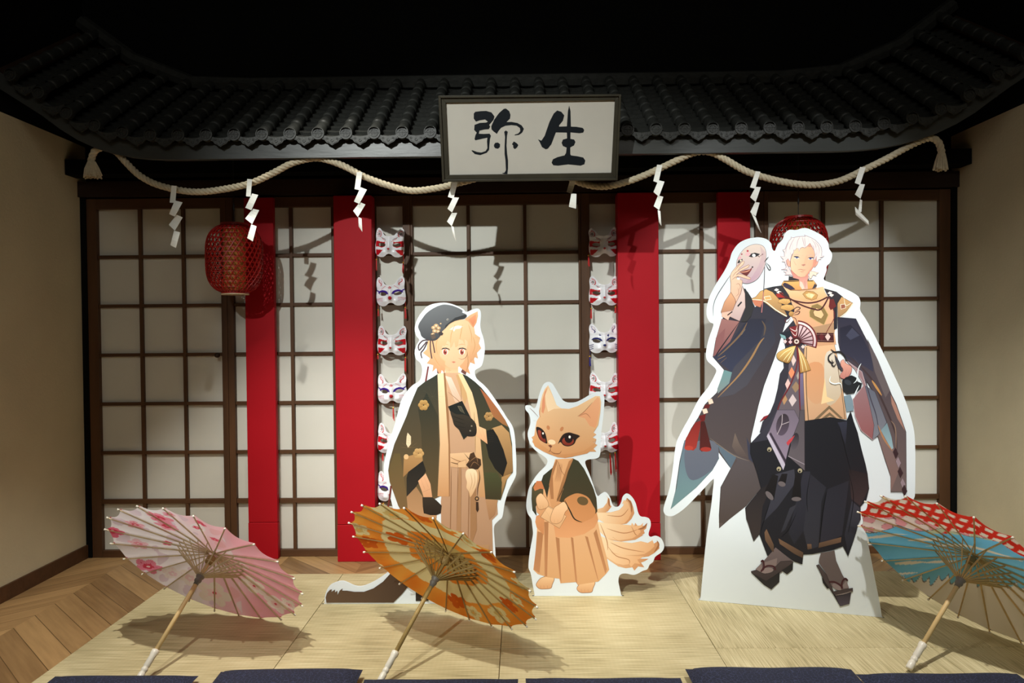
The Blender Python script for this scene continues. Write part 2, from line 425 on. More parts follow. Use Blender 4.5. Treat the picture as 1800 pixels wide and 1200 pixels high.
# fascia, soffit, rafters follow the curve
xs = [XL+.004+(XR-XL-.008)*i/60 for i in range(61)]
V, Fc = [], []
for x in xs:
    z = ez(x); V += [(x, EY, z), (x, EY, z+.082), (x, EY+.03, z+.082), (x, EY+.03, z)]
for i in range(60):
    for k in range(4): Fc.append((4*i+k, 4*i+(k+1) % 4, 4*i+4+(k+1) % 4, 4*i+4+k))
Fc += [(3, 2, 1, 0), (240, 241, 242, 243)]
mk('fascia_board', (V, Fc), 'fascia_paint', roof)
V, Fc = [], []
for x in xs:
    z = ez(x)+.07
    for yy, dz in ((EY+.03, 0), (EY+.03+RUN*math.cos(SL), RUN*math.sin(SL)), (EY+.03+RUN*math.cos(SL), RUN*math.sin(SL)-.03), (EY+.03, -.025)): V.append((x, yy, z+dz))
for i in range(60):
    for k in range(4): Fc.append((4*i+k, 4*i+4+k, 4*i+4+(k+1) % 4, 4*i+(k+1) % 4))
Fc += [(0, 1, 2, 3), (243, 242, 241, 240)]
mk('roof_deck', (V, Fc), 'dark_wood', roof)
for k in range(9):
    x = -2.3+k*.575
    z0 = ez(x)+.02
    p0, p1 = Vector((x, EY+.035, z0)), Vector((x, WY-.06, z0+(WY-.06-EY-.035)*math.tan(SL)*.35))
    mk('rafter', tube([p0, p1], .03, 4), 'dark_wood', roof)
mk('eave_beam', box(XL+.004, XR-.004, WY-.16, WY-.06, 2.215, 2.30), 'black_paint', roof)
# tile prototypes in local coords (x across, y up-slope, z out)
def xf(geo, m):
    return [tuple(m @ Vector(v)) for v in geo[0]], geo[1]
SP = .1347; R0 = .0285
slope = Matrix.Rotation(SL, 4, 'X')
def cover_geo():
    V, Fc = [], []; n = 10; st = []
    y = 0
    while y < RUN-.01:
        st += [(y, R0), (y+.012, R0+.0015), (y+.102, R0-.0045), (y+.1035, R0-.0045)]; y += .105
    for y, r_ in st:
        for k in range(n+1):
            a = PI*1.25*k/n-PI*.125; V.append((r_*math.cos(a), y, r_*math.sin(a)))
    for i in range(len(st)-1):
        for k in range(n): Fc.append((i*(n+1)+k, i*(n+1)+k+1, (i+1)*(n+1)+k+1, (i+1)*(n+1)+k))
    return V, Fc
def pan_geo():
    V, Fc = [], []; w_ = SP/2-.004; n = 6; y = 0; st = []
    while y < RUN-.01:
        st += [(y, .008), (y+.0655, -.008)]; y += .066
    for y, z in st:
        for k in range(n+1):
            u = -1+2*k/n; V.append((u*w_, y, z-.012*(1-u*u)))
    for i in range(len(st)-1):
        for k in range(n): Fc.append((i*(n+1)+k, i*(n+1)+k+1, (i+1)*(n+1)+k+1, (i+1)*(n+1)+k))
    return V, Fc
def disc_geo():
    g = []
    def ring(r1, r2, y0, y1, n=20):
        V = []; Fc = []
        for y, rr in ((y0, r1), (y1, r1), (y1, r2), (y0, r2)):
            for k in range(n): a = 2*PI*k/n; V.append((rr*math.cos(a), y, rr*math.sin(a)))
        for i in range(4):
            j = (i+1) % 4
            for k in range(n): Fc.append((i*n+k, i*n+(k+1) % n, j*n+(k+1) % n, j*n+k))
        return V, Fc
    v, f = lathe([(R0+.002, 0), (R0+.002, .02)], 20); g.append(([(a[0], -.004+a[2], a[1]) for a in v], f))
    g.append(ring(R0+.002, R0-.002, -.008, -.004)); g.append(ring(R0*.66, R0*.56, -.0068, -.004))
    g.append(box(-R0*.9, R0*.9, -.0068, -.004, -.0011, .0011)); g.append(box(-.0011, .0011, -.0068, -.004, -R0*.55, R0*.55))
    for s1 in (-1, 1):
        for s2 in (-1, 1):
            g.append(box(s1*R0*.38-.0035, s1*R0*.38+.0035, -.0066, -.004, s2*R0*.3-.001, s2*R0*.3+.001))
            g.append(box(s1*R0*.38-.001, s1*R0*.38+.001, -.0066, -.004, s2*R0*.42-.004, s2*R0*.42+.004))
    return join(*g)
def drip_geo():
    w_ = SP/2-.012
    out = [(-w_, .006), (-w_*1.04, -.006), (-w_*.84, -.018), (-w_*.66, -.021), (-w_*.5, -.033), (-w_*.24, -.039), (0, -.048), (w_*.24, -.039), (w_*.5, -.033), (w_*.66, -.021), (w_*.84, -.018), (w_*1.04, -.006), (w_, .006), (w_*.5, -.003), (0, -.006), (-w_*.5, -.003)]
    n = len(out); V = [(x, 0, z) for x, z in out]+[(x, .007, z) for x, z in out]; Fc = []
    for t in tess(out): Fc += [tuple(t), tuple(i+n for i in reversed(t))]
    for i in range(n): Fc.append((i, (i+1) % n, (i+1) % n+n, i+n))
    g = [(V, Fc)]
    for sx_ in (-1, 1):
        g.append(tube([(sx_*(w_*.45+.007*math.cos(a*.7)*(1-a/14)), -.001, -.0165+.006*math.sin(a*.7)*(1-a/14)) for a in range(11)], .0011, 4))
    g.append(tube([(.006*math.cos(a*.7), -.001, -.025+.006*math.sin(a*.7)) for a in range(10)], .0011, 4))
    g.append(tube([(x*.9, -.001, z+.004) for x, z in out[1:12]], .0011, 4))
    return join(*g)
cover0 = disc0 = pan0 = drip0 = None
k0 = -13; 
for k in range(k0, 25):
    x = -.694+SP*k
    if XL+.05 < x < XR-.05:
        z = ez(x)+.082+.024; y = EY-.035
        if cover0 is None:
            cover0 = mk('cover_tile_row', xf(cover_geo(), slope), 'roof_clay', roof, smooth=True); v0 = cover0.data
            disc0 = mk('end_disc', disc_geo(), 'roof_clay', cover0)
            for o_ in (cover0, disc0):
                for vv in o_.data.vertices: vv.co += OFF[roof]
            c = cover0; d = disc0
        else:
            c = cover0.copy(); scene.collection.objects.link(c); c.parent = roof
            d = disc0.copy(); scene.collection.objects.link(d); d.parent = c
        c.location = Vector((x, y, z))-OFF[roof]
    xm = x+SP/2
    if XL+.07 < xm < XR-.07:
        z = ez(xm)+.082+.010
        if pan0 is None:
            pan0 = mk('pan_tile_row', xf(pan_geo(), slope), 'roof_clay', roof); drip0 = mk('drip_tile', drip_geo(), 'roof_clay', roof)
            for o_ in (pan0, drip0):
                for vv in o_.data.vertices: vv.co += OFF[roof]
            c = pan0; d = drip0
        else:
            c = pan0.copy(); d = drip0.copy()
            for q in (c, d): scene.collection.objects.link(q); q.parent = roof
        c.location = Vector((xm, EY-.035, z))-OFF[roof]; d.location = Vector((xm, EY-.0375, z+.004))-OFF[roof]
mk('ridge', tube([(XL+.03, EY+.03+RUN*math.cos(SL), ez(XL)+.12+RUN*math.sin(SL))]+[(x, EY+RUN*math.cos(SL), ez(x)+.12+RUN*math.sin(SL)) for x in xs[4:-4:4]]+[(XR-.03, EY+.03+RUN*math.cos(SL), ez(XR)+.12+RUN*math.sin(SL))], .045, 8), 'roof_clay', roof)

# ============================================================ TATAMI MATS
TX0, TY, TS = -1.854, (1.903, 2.783, 3.663), .88
labels_front = ['front row straw mat under the handle of the pink parasol', 'front row straw mat under the white handle of the orange parasol', 'front row straw mat right of the orange parasol, straw running sideways', 'front row straw mat below the tall cutout, straw running towards the viewer', 'front row straw mat at the right wall']
labels_back = ['back row straw mat at the far left under the pink canopy', 'back row straw mat under the fluffy dark foot of the boy cutout', 'back row straw mat under the small fox cutout', 'back row straw mat under the tall white-haired cutout', 'back row straw mat at the right wall under the blue canopy']
for row, labs in ((0, labels_front), (1, labels_back)):
    for k in range(5):
        xa = TX0+TS*k; m = 'rush_along' if k >= 3 else 'rush_across'
        xb = min(xa+TS, XR-.002)
        o = mk('tatami_mat', box(xa+.0012, xb-.0012, TY[row]+.0012, TY[row+1]-.0012, -.0128, 0), m, bevel=.002)
        tag(o, labs[k], 'mat', 'straw mats on the floor')

# ============================================================ CUSHIONS
def cushion(x0, x1, yb, label, h=.055, rot=0):
    cx, cyy, hx, hy = (x0+x1)/2, yb-.26, (x1-x0)/2, .26; n = 22; V, Fc = [], []
    for s in (1, -1):
        for i in range(n+1):
            for j in range(n+1):
                u, v_ = -1+2*i/n, -1+2*j/n
                pr = (1-abs(u)**5)*(1-abs(v_)**5); pinch = 1-.03*(1-abs(abs(u)-1))*(abs(v_)**4)
                x = u*hx*(1-.045*(1-v_*v_)*u*u*-1 if False else 1-.03*(1-abs(v_))*abs(u)); y = v_*hy*(1-.03*(1-abs(u))*abs(v_))
                z = h/2+s*h/2*max(0, pr)**.42*(1+.05*math.sin(5*u+cx*9)*math.cos(4*v_))
                xr, yr = x*math.cos(rot)-y*math.sin(rot), x*math.sin(rot)+y*math.cos(rot)
                V.append((cx+xr, cyy+yr, max(z, .0005)))
    N = (n+1)*(n+1)
    for s in range(2):
        for i in range(n):
            for j in range(n):
                a, b_, c, d = i*(n+1)+j, (i+1)*(n+1)+j, (i+1)*(n+1)+j+1, i*(n+1)+j+1
                Fc.append((a, b_, c, d) if s == 0 else (N+d, N+c, N+b_, N+a))
    o = tag(mk('floor_cushion', (V, Fc), 'navy_cloth', smooth=True), label, 'cushion', 'navy cushions along the front edge')
def CX(px, Y=2.46): return (px-915)*Y/F
cushion(CX(58), CX(322), 2.52, 'navy patterned cushion at the bottom left under the pink parasol handle', .05)
cushion(CX(362), CX(622), 2.54, 'navy patterned cushion left of the orange parasol handle', .066, .02)
cushion(CX(628), CX(905), 2.495, 'navy patterned cushion just below the orange parasol handle', .045)
cushion(CX(918), CX(1196), 2.498, 'navy patterned cushion below the small fox cutout', .046)
cushion(CX(1208), CX(1508), 2.54, 'navy patterned cushion below the tall cutout', .066, -.012)
cushion(CX(1512), CX(1800), 2.515, 'navy patterned cushion below the blue parasol handle', .052)

# ============================================================ PARASOLS
def flowers_fn(base, fl):
    def f(x, y, r_, a):
        c = base(x, y, r_, a)
        for (cx, cy2, rad, rot, outer, inner, core) in fl:
            dx, dy = x-cx, y-cy2; d = math.hypot(dx, dy)
            if d < rad*1.15:
                th = math.atan2(dy, dx)+rot; pr = rad*(.62+.38*abs(math.cos(2.5*th))**.7)
                pr -= rad*.13*math.exp(-((math.sin(2.5*th))/.18)**2)*0
                if d < pr:
                    c = outer if d > pr*.42 else inner
                    if d < rad*.12: c = core
                    elif d < pr*.8 and abs(math.sin(5*th)) < .12 and d > rad*.15: c = inner
        return c
    return f
def parasol(px, q, label, colfn_maker, wood, cord, handle_m):
    ax, ay, az, ti, L, h_, R_, run = q
    A = Vector((ax, ay, .0175))
    u = Vector((math.sin(az)*math.cos(ti), math.cos(az)*math.cos(ti), math.sin(ti)))
    s = u.cross(Vector((0, 0, 1))).normalized(); w_ = s.cross(u)
    B = Matrix((s, w_, u)).transposed().to_4x4()
    t = thing('paper_parasol', (0, 0, 0), label, 'parasol', 'open paper parasols lying on the mats'); OFF[t] = Vector((0, 0, 0))
    Wm = Matrix.Translation(A) @ B
    def loc(px_, py_, zz=None):     # photo pixel -> canopy plane coordinates
        zz = L-h_*.55 if zz is None else zz
        p = on_plane(px_, py_, A+u*zz, u)-A
        return p.dot(s), p.dot(w_)
    N = 22; colf = colfn_maker(loc, R_)
    nr, na = 84, N*22; V, Fc, C = [], [], []
    for i in range(nr+1):
        fr = .03+.97*i/nr
        for k in range(na):
            a = 2*PI*k/na; m_ = abs(((k/22.) % 1)-.5)*2          # 1 on a rib, 0 between ribs
            rr = R_*fr*(1-.045*(1-m_**2)*fr**3)
            z = L-h_*fr**1.12-.006*(1-m_**2)*fr
            x, y = rr*math.cos(a), rr*math.sin(a); V.append((x, y, z)); C.append(lin(colf(x, y, rr/R_, a, i/nr)))
    for i in range(nr):
        for k in range(na): Fc.append((i*na+k, i*na+(k+1) % na, (i+1)*na+(k+1) % na, (i+1)*na+k))
    mk('canopy', (V, Fc), 'parasol_cloth', t, smooth=True, colors=C)
    mk('pole', tube([(0, 0, .10), (0, 0, L-.015)], .0085, 12), wood[0], t, smooth=True)
    hd = [(.0105, -.001), (.0125, .003), (.0125, .03), (.0105, .033), (.0105, .037), (.0125, .040), (.0125, .048), (.0105, .051), (.0105, .055), (.0125, .058), (.012, .095), (.0145, .105), (.0145, .116), (.010, .120)]
    mk('handle', lathe(hd, 20), handle_m, t, smooth=True)
    mk('runner', lathe([(.010, run-.04), (.0105, run-.03), (.014, run-.026), (.015, run-.018), (.012, run-.014), (.017, run-.008), (.018, run+.004), (.014, run+.008)], 20), 'grey_plastic', t, smooth=True)
    mk('hub', lathe([(.010, L-.055), (.016, L-.05), (.019, L-.03), (.015, L-.02), (.008, L-.014)], 20), 'dark_bamboo', t, smooth=True)
    mk('finial', lathe([(.014, L-.004), (.016, L+.012), (.010, L+.03), (.004, L+.034)], 16), 'dark_bamboo', t, smooth=True)
    jr = .34
    def zr(f): return L-h_*f**1.12-.0065
    ribp = [(R_*f, 0, zr(f)-.001) for f in (.05, .2, jr, .5, .7, .85, 1.0, 1.015)]
    rib0 = mk('rib', tube(ribp, [.003, .0034, .0038, .0036, .0034, .0032, .003, .003], 6, .8), wood[1], t)
    tip0 = mk('tip_cap', tube([(R_*1.0, 0, zr(1)-.001), (R_*1.02, 0, zr(1.02)-.001)], .0042, 8), 'tip_white', rib0, smooth=True)
    st0 = mk('stretcher', tube([(.016, 0, run), (R_*jr*.55, 0, run+(zr(jr)-.006-run)*.55), (R_*jr, 0, zr(jr)-.005)], [.003, .0045, .0034], 6, .5), wood[2], t)
    for k in range(1, N):
        Rm = Matrix.Rotation(2*PI*k/N, 4, 'Z')
        c = rib0.copy(); d = tip0.copy(); e_ = st0.copy()
        for q_ in (c, d, e_): scene.collection.objects.link(q_)
        c.parent = t; d.parent = c; e_.parent = t
        c.matrix_local = Rm; e_.matrix_local = Rm
    # thread rings that tie the stretchers
    th = []
    for zz, f in ((.5, .19), (.72, .26)):
        pts = [((.016+(R_*jr-.016)*zz)*math.cos(a), (.016+(R_*jr-.016)*zz)*math.sin(a), run+(zr(jr)-run)*zz) for a in [2*PI*k/66 for k in range(67)]]
        th.append(tube(pts, .0008, 4))
    mk('binding_thread', join(*th), wood[1], t)
    if cord:
        pts = [(R_*.985*math.cos(2*PI*k/88)*(1-.045*(1-(abs(((k/4.) % 1)-.5)*2)**2)), R_*.985*math.sin(2*PI*k/88)*(1-.045*(1-(abs(((k/4.) % 1)-.5)*2)**2)), zr(1)+.004) for k in range(89)]
        mk('hem', tube(pts, .0022, 5), cord, t)
    t.matrix_world = Wm
    return t
mat('hem_pink', (206, 84, 96), .7); mat('hem_orange', (196, 84, 24), .7); mat('hem_white', (205, 198, 180), .7)
def lerp(a, b_, t): t = max(0, min(1, t)); return tuple(a[i]*(1-t)+b_[i]*t for i in range(3))
def nz(x, y, s=1, o=0):
    return .5+.25*(math.sin(x*31*s+o)*math.cos(y*27*s-o*1.7)+math.sin((x+y)*19*s+2*o)*math.cos((x-y)*43*s+1+o))
def pink_maker(loc, R_):
    fl = []
    W_, PK, RD, DP = (240, 232, 226), (232, 140, 156), (212, 66, 90), (232, 120, 140)
    for (x, y, r_, rot, o, i, c) in [(868, 715, .088, .3, (240, 228, 214), (244, 214, 208), RD), (1068, 690, .066, .9, (242, 228, 216), (240, 206, 200), RD), (1195, 760, .062, .1, (242, 230, 218), (240, 206, 200), RD), (1270, 755, .045, .5, (242, 230, 218), (236, 190, 190), RD),
            (590, 310, .055, .2, (240, 150, 170), RD, DP), (612, 368, .050, 1.1, (238, 160, 178), RD, DP), (345, 365, .050, .6, (226, 110, 136), RD, W_), (455, 345, .042, .2, (240, 176, 190), RD, W_), (530, 560, .060, .5, (236, 140, 166), RD, (250, 220, 220)),
            (640, 285, .026, .4, (238, 170, 186), RD, W_), (805, 335, .026, .4, (226, 90, 116), RD, W_), (775, 372, .020, .9, (226, 90, 116), RD, W_), (735, 640, .06, .8, (240, 230, 222), (236, 206, 206), W_), (470, 450, .045, .1, (240, 196, 206), PK, W_), (605, 470, .022, .1, (230, 120, 140), RD, W_),
            (650, 610, .05, .1, (238, 228, 224), (232, 200, 206), W_), (1000, 600, .03, .2, (240, 220, 214), PK, W_), (860, 450, .024, .2, (226, 110, 130), RD, W_)]:
        px, py = 90+x/3, 800+y/3; a, b_ = loc(px, py); fl.append((a, b_, r_, rot, o, i, c))
    def base(x, y, r_, a):
        g = (x*.95-y*.35)/R_
        c = lerp((246, 240, 244), (244, 178, 190), (g+.35+.35*(nz(x, y, .5)-.5))/.75)
        n = nz(x, y, .9, 2)
        if n > .66 and g < .25: c = lerp(c, (240, 236, 236), .7)
        if n < .30: c = lerp(c, (214, 190, 206) if g < 0 else (238, 176, 178), .55)
        return c
    f = flowers_fn(base, fl)
    return lambda x, y, r_, a, t: (206, 92, 104) if r_ > .985 else f(x, y, r_, a)
def orange_maker(loc, R_):
    CR, OR, OD = (226, 214, 158), (236, 166, 70), (226, 128, 40)
    fl = []
    for (x, y, r_) in [(400, 290, .09), (235, 360, .05), (330, 560, .07), (800, 420, .06), (1090, 640, .05), (960, 810, .06), (830, 800, .045), (520, 690, .04), (1050, 740, .04), (700, 330, .05)]:
        a, b_ = loc(560+x/3, 800+y/3); fl.append((a, b_, r_, x*.1, CR, (206, 180, 110), OR))
    fo = []
    for (x, y, r_) in [(740, 750, .05), (420, 440, .06), (280, 430, .05), (1010, 770, .05), (560, 290, .05), (900, 500, .05)]:
        a, b_ = loc(560+x/3, 800+y/3); fo.append((a, b_, r_, x*.3, (204, 96, 28), (204, 96, 28), OD))
    def base(x, y, r_, a):
        rr = r_+.02*math.sin(5*a+1)+.012*math.sin(11*a)
        if rr < .27: return (196, 172, 104)
        if rr < .44: return lerp(OR, OD, nz(x, y, .8))
        if rr < .70: return CR
        return lerp(OR, OD, (nz(x, y, .7, 1)-.2)*1.3)
    f = flowers_fn(base, fo); 
    def g(x, y, r_, a, t):
        if r_ > .985: return (196, 80, 20)
        c = f(x, y, r_, a)
        if r_ > .72: c = flowers_fn(lambda *q: c, fl)(x, y, r_, a)
        return c
    return g
def blue_maker(loc, R_):
    # pattern read in the photo's crop frame (1500, 850, scale 4.8) and stored as bands on the cloth
    o0 = Vector(loc(1510, 900)); ex = Vector(loc(1700, 900))-o0; ey = Vector(loc(1510, 1000))-o0
    det = ex.x*ey.y-ex.y*ey.x
    def inv(x, y):
        dx, dy = x-o0.x, y-o0.y
        return 1510+190*(dx*ey.y-dy*ey.x)/det, 900+100*(ex.x*dy-ex.y*dx)/det
    RD, WH, PK, BL, GR = (222, 54, 40), (240, 230, 216), (240, 164, 176), (120, 190, 220), (120, 110, 104)
    def f(x, y, r_, a, t):
        X_, Y_ = inv(x, y)
        if r_ > .985: return (70, 84, 80) if Y_ > 930 else (196, 60, 40)
        u = (X_-1510)/190.
        top = 868+6*math.sin(u*8)+u*14; red_b = 888+u*40+5*math.sin(u*9); cl_b = 912+9*abs(math.sin(u*7.5))+u*14
        if Y_ < top: return WH
        if Y_ < red_b:
            gx, gy = (X_+Y_*.6) % 23, (Y_-X_*.28) % 14
            if 5 < gx < 18 and 4 < gy < 10.5 and u > .12: return WH
            return RD
        if Y_ < cl_b:
            n = nz(x, y, 1.6, 3); e_ = abs(Y_-cl_b)
            if e_ < 1.1: return GR
            if n > .56: return PK
            if .53 < n <= .56: return (150, 100, 104)
            if u > .75 and n < .4: return (196, 206, 176)
            return (244, 226, 222)
        jag = 990+u*9+9*abs(math.sin(X_*.21))-7*abs(math.sin(X_*.083))
        if Y_ < jag:
            for (yy, x0, x1, th_) in ((928, 1520, 1610, 2), (942, 1610, 1680, 2.4), (953, 1640, 1800, 2.4), (972, 1590, 1650, 2), (975, 1640, 1700, 1.6), (981, 1550, 1600, 2), (986, 1590, 1640, 1.5)):
                if x0 < X_ < x1 and abs(Y_-yy-.05*(X_-x0)) < th_*(1-abs((X_-(x0+x1)/2)/((x1-x0)/2))**2): return (232, 224, 208)
            if u > .7 and Y_ < 935: return RD if (X_+Y_) % 40 < 8 else (196, 206, 176)
            return lerp((118, 200, 244), (120, 186, 212), (Y_-930)/60)
        if Y_ < jag+1.6: return GR
        ln = 1022+.2*(X_-1600)
        if abs(Y_-ln) < .8 and 1600 < X_ < 1662: return GR
        return (226, 216, 200)
    return f
parasol(0, (-1.4356, 2.4952, .2898, .7088, .5397, .0663, .4302, .4312), 'open pink and white parasol printed with blossoms, at the left', pink_maker, ('bamboo', 'pale_bamboo', 'pale_bamboo'), None, 'white_handle')
parasol(0, (-.5315, 2.4854, .5638, .7111, .5516, .0718, .4296, .4345), 'open orange and cream ringed parasol in front of the boy cutout', orange_maker, ('dark_bamboo', 'dark_bamboo', 'dark_bamboo'), None, 'white_handle')
parasol(0, (1.4531, 2.5719, 1.1004, .7149, .5595, .0833, .4271, .4341), 'open blue, white and red parasol beside the tall cutout at the right', blue_maker, ('bamboo', 'bamboo', 'bamboo'), None, 'white_handle')

# ============================================================ LANTERNS
def lantern(cx_px, ztop_px, zbot_px, Y, hw, label):
    top, bot = P(cx_px, ztop_px, Y), P(cx_px, zbot_px, Y); hh = top.z-bot.z
    t = thing('bamboo_lantern', (top.x, Y, bot.z), label, 'lantern', 'red woven lanterns')
    c = OFF[t]
    def prof(f):           # f 0 bottom .. 1 top
        x = abs(2*f-1); return .070+(hw-.070)*(1-x**3.6)**.75
    g = []
    n = 30
    for sgn in (-1, 1):
        for k in range(n):
            a0 = 2*PI*k/n; pts = []
            for i in range(33):
                f = i/32; a = a0+sgn*f*1.55; r_ = prof(f)+.0012*sgn
                pts.append(c+Vector((r_*math.cos(a), r_*math.sin(a), .012+f*(hh-.024))))
            g.append(tube(pts, .0028, 4))
    mk('woven_strips', join(*g), 'lantern_weave', t)
    hp = []
    for i in range(1, 14):
        f = i/14; r_ = prof(f); hp.append(tube([c+Vector((r_*math.cos(a), r_*math.sin(a), .012+f*(hh-.024))) for a in [2*PI*k/48 for k in range(49)]], .0024, 4))
    mk('woven_hoops', join(*hp), 'lantern_weave', t)
    def ring(z0, z1, r0, r1):
        return lathe([(r0, z0), (r1, z0), (r1, z1), (r0, z1), (r0, z0)], 32, c)
    for nm, z0, z1, m_ in (('top_ring', hh-.016, hh, 'lantern_ring'), ('bottom_ring', 0.004, .018, 'lantern_ring'), ('base_hoop', -.002, .004, 'pale_bamboo')):
        v, f = ring(z0, z1, .066, .072); mk(nm, (v, f[:-2]), m_, t)
    v, f = lathe([(.058, .02), (.058, hh-.02)], 32, c); mk('paper_shade', (v, f[:-2]), 'lantern_paper', t, smooth=True)
    sp = [tube([c+Vector((.068, 0, hh-.008)), c+Vector((-.068, 0, hh-.008))], .0025, 6), tube([c+Vector((0, .068, hh-.008)), c+Vector((0, -.068, hh-.008))], .0025, 6)]
    mk('cross_bar', join(*sp), 'lantern_ring', t)
    zc = ez(top.x)+.325
    mk('cord', tube([c+Vector((0, 0, hh-.006)), c+Vector((0, 0, hh+.06)), c+Vector((0, 0, max(.2, zc-c.z)))], [.002, .002, .002], 6), 'black_cord', t)
    mk('cord_joint', tube([c+Vector((0, 0, hh+.065)), c+Vector((0, 0, hh+.075)), c+Vector((0, 0, hh+.10)), c+Vector((0, 0, hh+.11))], [.002, .005, .005, .002], 8), 'black_cord', t, smooth=True)
lantern(411.5, 393, 517.5, 3.72, .146, 'red woven bamboo lantern hanging in front of the narrow left pillar')
lantern(1403.5, 381, 506, 3.72, .146, 'red woven bamboo lantern mostly hidden behind the head of the tall cutout')

# ============================================================ SIGN
sb, st_ = P(931, 317.5, 3.21), P(931, 166.5, 3.075)
sx1 = P(1085, 316, 3.205)-P(778, 319, 3.215)
sn = sx1.cross(st_-sb).normalized()
if sn.y > 0: sn = -sn
so = sb
sign = thing('hanging_sign', sb, 'framed white sign with two black brush characters hung before the roof eave', 'sign')
def quad_slab(pts, o, n, lift0, lift1):
    f = [on_plane(p[0], p[1], o, n) for p in pts]; m_ = len(f)
    V = [tuple(q+n*lift1) for q in f]+[tuple(q+n*lift0) for q in f]
    Fc = [tuple(range(m_)), tuple(range(2*m_-1, m_-1, -1))]+[(i, i+m_, (i+1) % m_+m_, (i+1) % m_) for i in range(m_)]
    return V, Fc
OC = [(771, 168), (1091.5, 165.5), (1085, 316), (778, 319)]; IC = [(783.8, 180.5), (1080.8, 176), (1074.5, 303.5), (789.3, 307.2)]
MC = [(775.5, 172), (1087.5, 169), (1081.5, 312), (782, 315)]
mk('backing_board', quad_slab(OC, so, sn, -.035, -.012), 'sign_frame', sign)
mk('paper_panel', quad_slab(IC, so, sn, -.012, -.004), 'sign_paper', sign)
fr = []
for i in range(4):
    j = (i+1) % 4
    fr.append(quad_slab([OC[i], OC[j], MC[j], MC[i]], so, sn, -.012, .014)); fr.append(quad_slab([MC[i], MC[j], IC[j], IC[i]], so, sn, -.012, .006))
for i in range(4):
    mk('frame_board', join(fr[2*i], fr[2*i+1]), 'sign_frame', sign, bevel=.0012)
hang = []
for px in (800, 1062):
    p = P(px, 175, 3.1); hang.append(tube([p+Vector((0, .05, 0)), Vector((p.x, EY+.15, ez(p.x)+.25))], .004, 6))
mk('hanging_wire', join(*hang), 'black_cord', sign)
def brush(name, polys, circ=()):
    a = Art(so, sn, -.0035, .00001); a.frame(760, 150, 5.294)
    for p in polys: a.poly(p, (18, 24, 30), sm=False)
    for c_ in circ: a.ell(*c_, (18, 24, 30))
    a.build(name, sign)
brush('brush_character', [
    [(385, 262), (400, 246), (450, 240), (500, 238), (550, 252), (578, 290), (570, 320), (545, 350), (528, 368), (538, 385), (525, 408), (480, 412), (438, 422), (432, 450), (480, 452), (532, 450), (545, 470), (536, 500), (530, 560), (528, 600), (505, 628), (445, 650), (395, 640), (362, 608), (372, 604), (415, 620), (455, 626), (495, 612), (512, 585), (508, 520), (512, 488), (470, 496), (400, 512), (392, 500), (400, 465), (412, 440), (388, 415), (392, 368), (440, 350), (500, 346), (516, 338), (490, 318), (440, 326), (405, 338), (385, 310)],
    [(548, 380), (575, 320), (620, 258), (665, 218), (685, 216), (715, 240), (727, 275), (722, 310), (690, 342), (735, 340), (790, 350), (830, 372), (852, 405), (836, 440), (805, 462), (765, 466), (768, 458), (800, 448), (818, 425), (815, 398), (785, 376), (735, 370), (680, 376), (640, 395), (615, 425), (600, 452), (570, 430), (550, 410)],
    [(668, 432), (684, 420), (702, 432), (694, 470), (690, 560), (696, 640), (704, 700), (704, 770), (698, 825), (665, 824), (645, 818), (672, 812), (684, 790), (680, 700), (672, 640), (672, 560), (676, 480)],
    [(572, 555), (585, 535), (610, 532), (630, 548), (628, 575), (610, 590), (585, 586), (574, 572)],
    [(740, 548), (758, 522), (785, 538), (800, 556), (788, 578), (768, 594), (752, 580), (752, 560)]])
brush('brush_character', [
    [(982, 502), (1015, 515), (1045, 470), (1090, 340), (1130, 262), (1162, 234), (1200, 246), (1228, 280), (1215, 330), (1180, 372), (1180, 384), (1252, 382), (1262, 240), (1274, 188), (1286, 240), (1290, 384), (1340, 386), (1400, 396), (1414, 416), (1405, 440), (1370, 446), (1286, 438), (1285, 498), (1320, 505), (1332, 528), (1318, 560), (1284, 578), (1284, 640), (1290, 652), (1350, 660), (1405, 672), (1424, 700), (1415, 735), (1380, 748), (1265, 736), (1170, 748), (1125, 744), (1110, 720), (1122, 688), (1165, 668), (1230, 652), (1244, 630), (1250, 580), (1215, 565), (1203, 535), (1215, 505), (1254, 494), (1252, 440), (1150, 438), (1130, 490), (1108, 548), (1075, 590), (1055, 596), (1020, 575), (1000, 530)]])

# ============================================================ ROPE
RY = 3.345
rp = [(160, 284), (164, 270), (171, 262), (186, 259), (205, 268), (222, 286), (245, 308), (275, 324), (315, 334), (352, 337), (395, 332), (440, 322), (480, 304), (515, 286), (550, 278), (575, 281), (605, 292), (640, 310), (680, 325), (722, 335), (765, 331), (800, 323), (835, 314), (870, 300), (910, 288), (950, 290), (990, 306), (1022, 322), (1060, 328), (1100, 320), (1140, 305), (1185, 284), (1222, 268), (1250, 268), (1275, 280), (1310, 300), (1345, 312), (1385, 321), (1430, 325), (1475, 318), (1515, 300), (1560, 278), (1600, 256), (1632, 243), (1648, 248), (1654, 262), (1655, 272)]
path = resample([tuple(P(x, y, RY)) for x, y in spline(rp, False, 6)], .006)
pth, frm = frames(path); g = []
tw = 0
for k in range(3):
    q = []
    for i, (p, (t_, u_, w2)) in enumerate(zip(pth, frm)):
        a = 2*PI*k/3+i*.006/.066*2*PI
        q.append(p+(u_*math.cos(a)+w2*math.sin(a))*.0082)
    g.append(tube(q, .0090, 7))
rope = thing('straw_rope', P(915, 318, RY), 'thick twisted cream rope looped along the underside of the roof eave', 'rope')
mk('twisted_strands', join(*g), 'rope', rope, smooth=True)
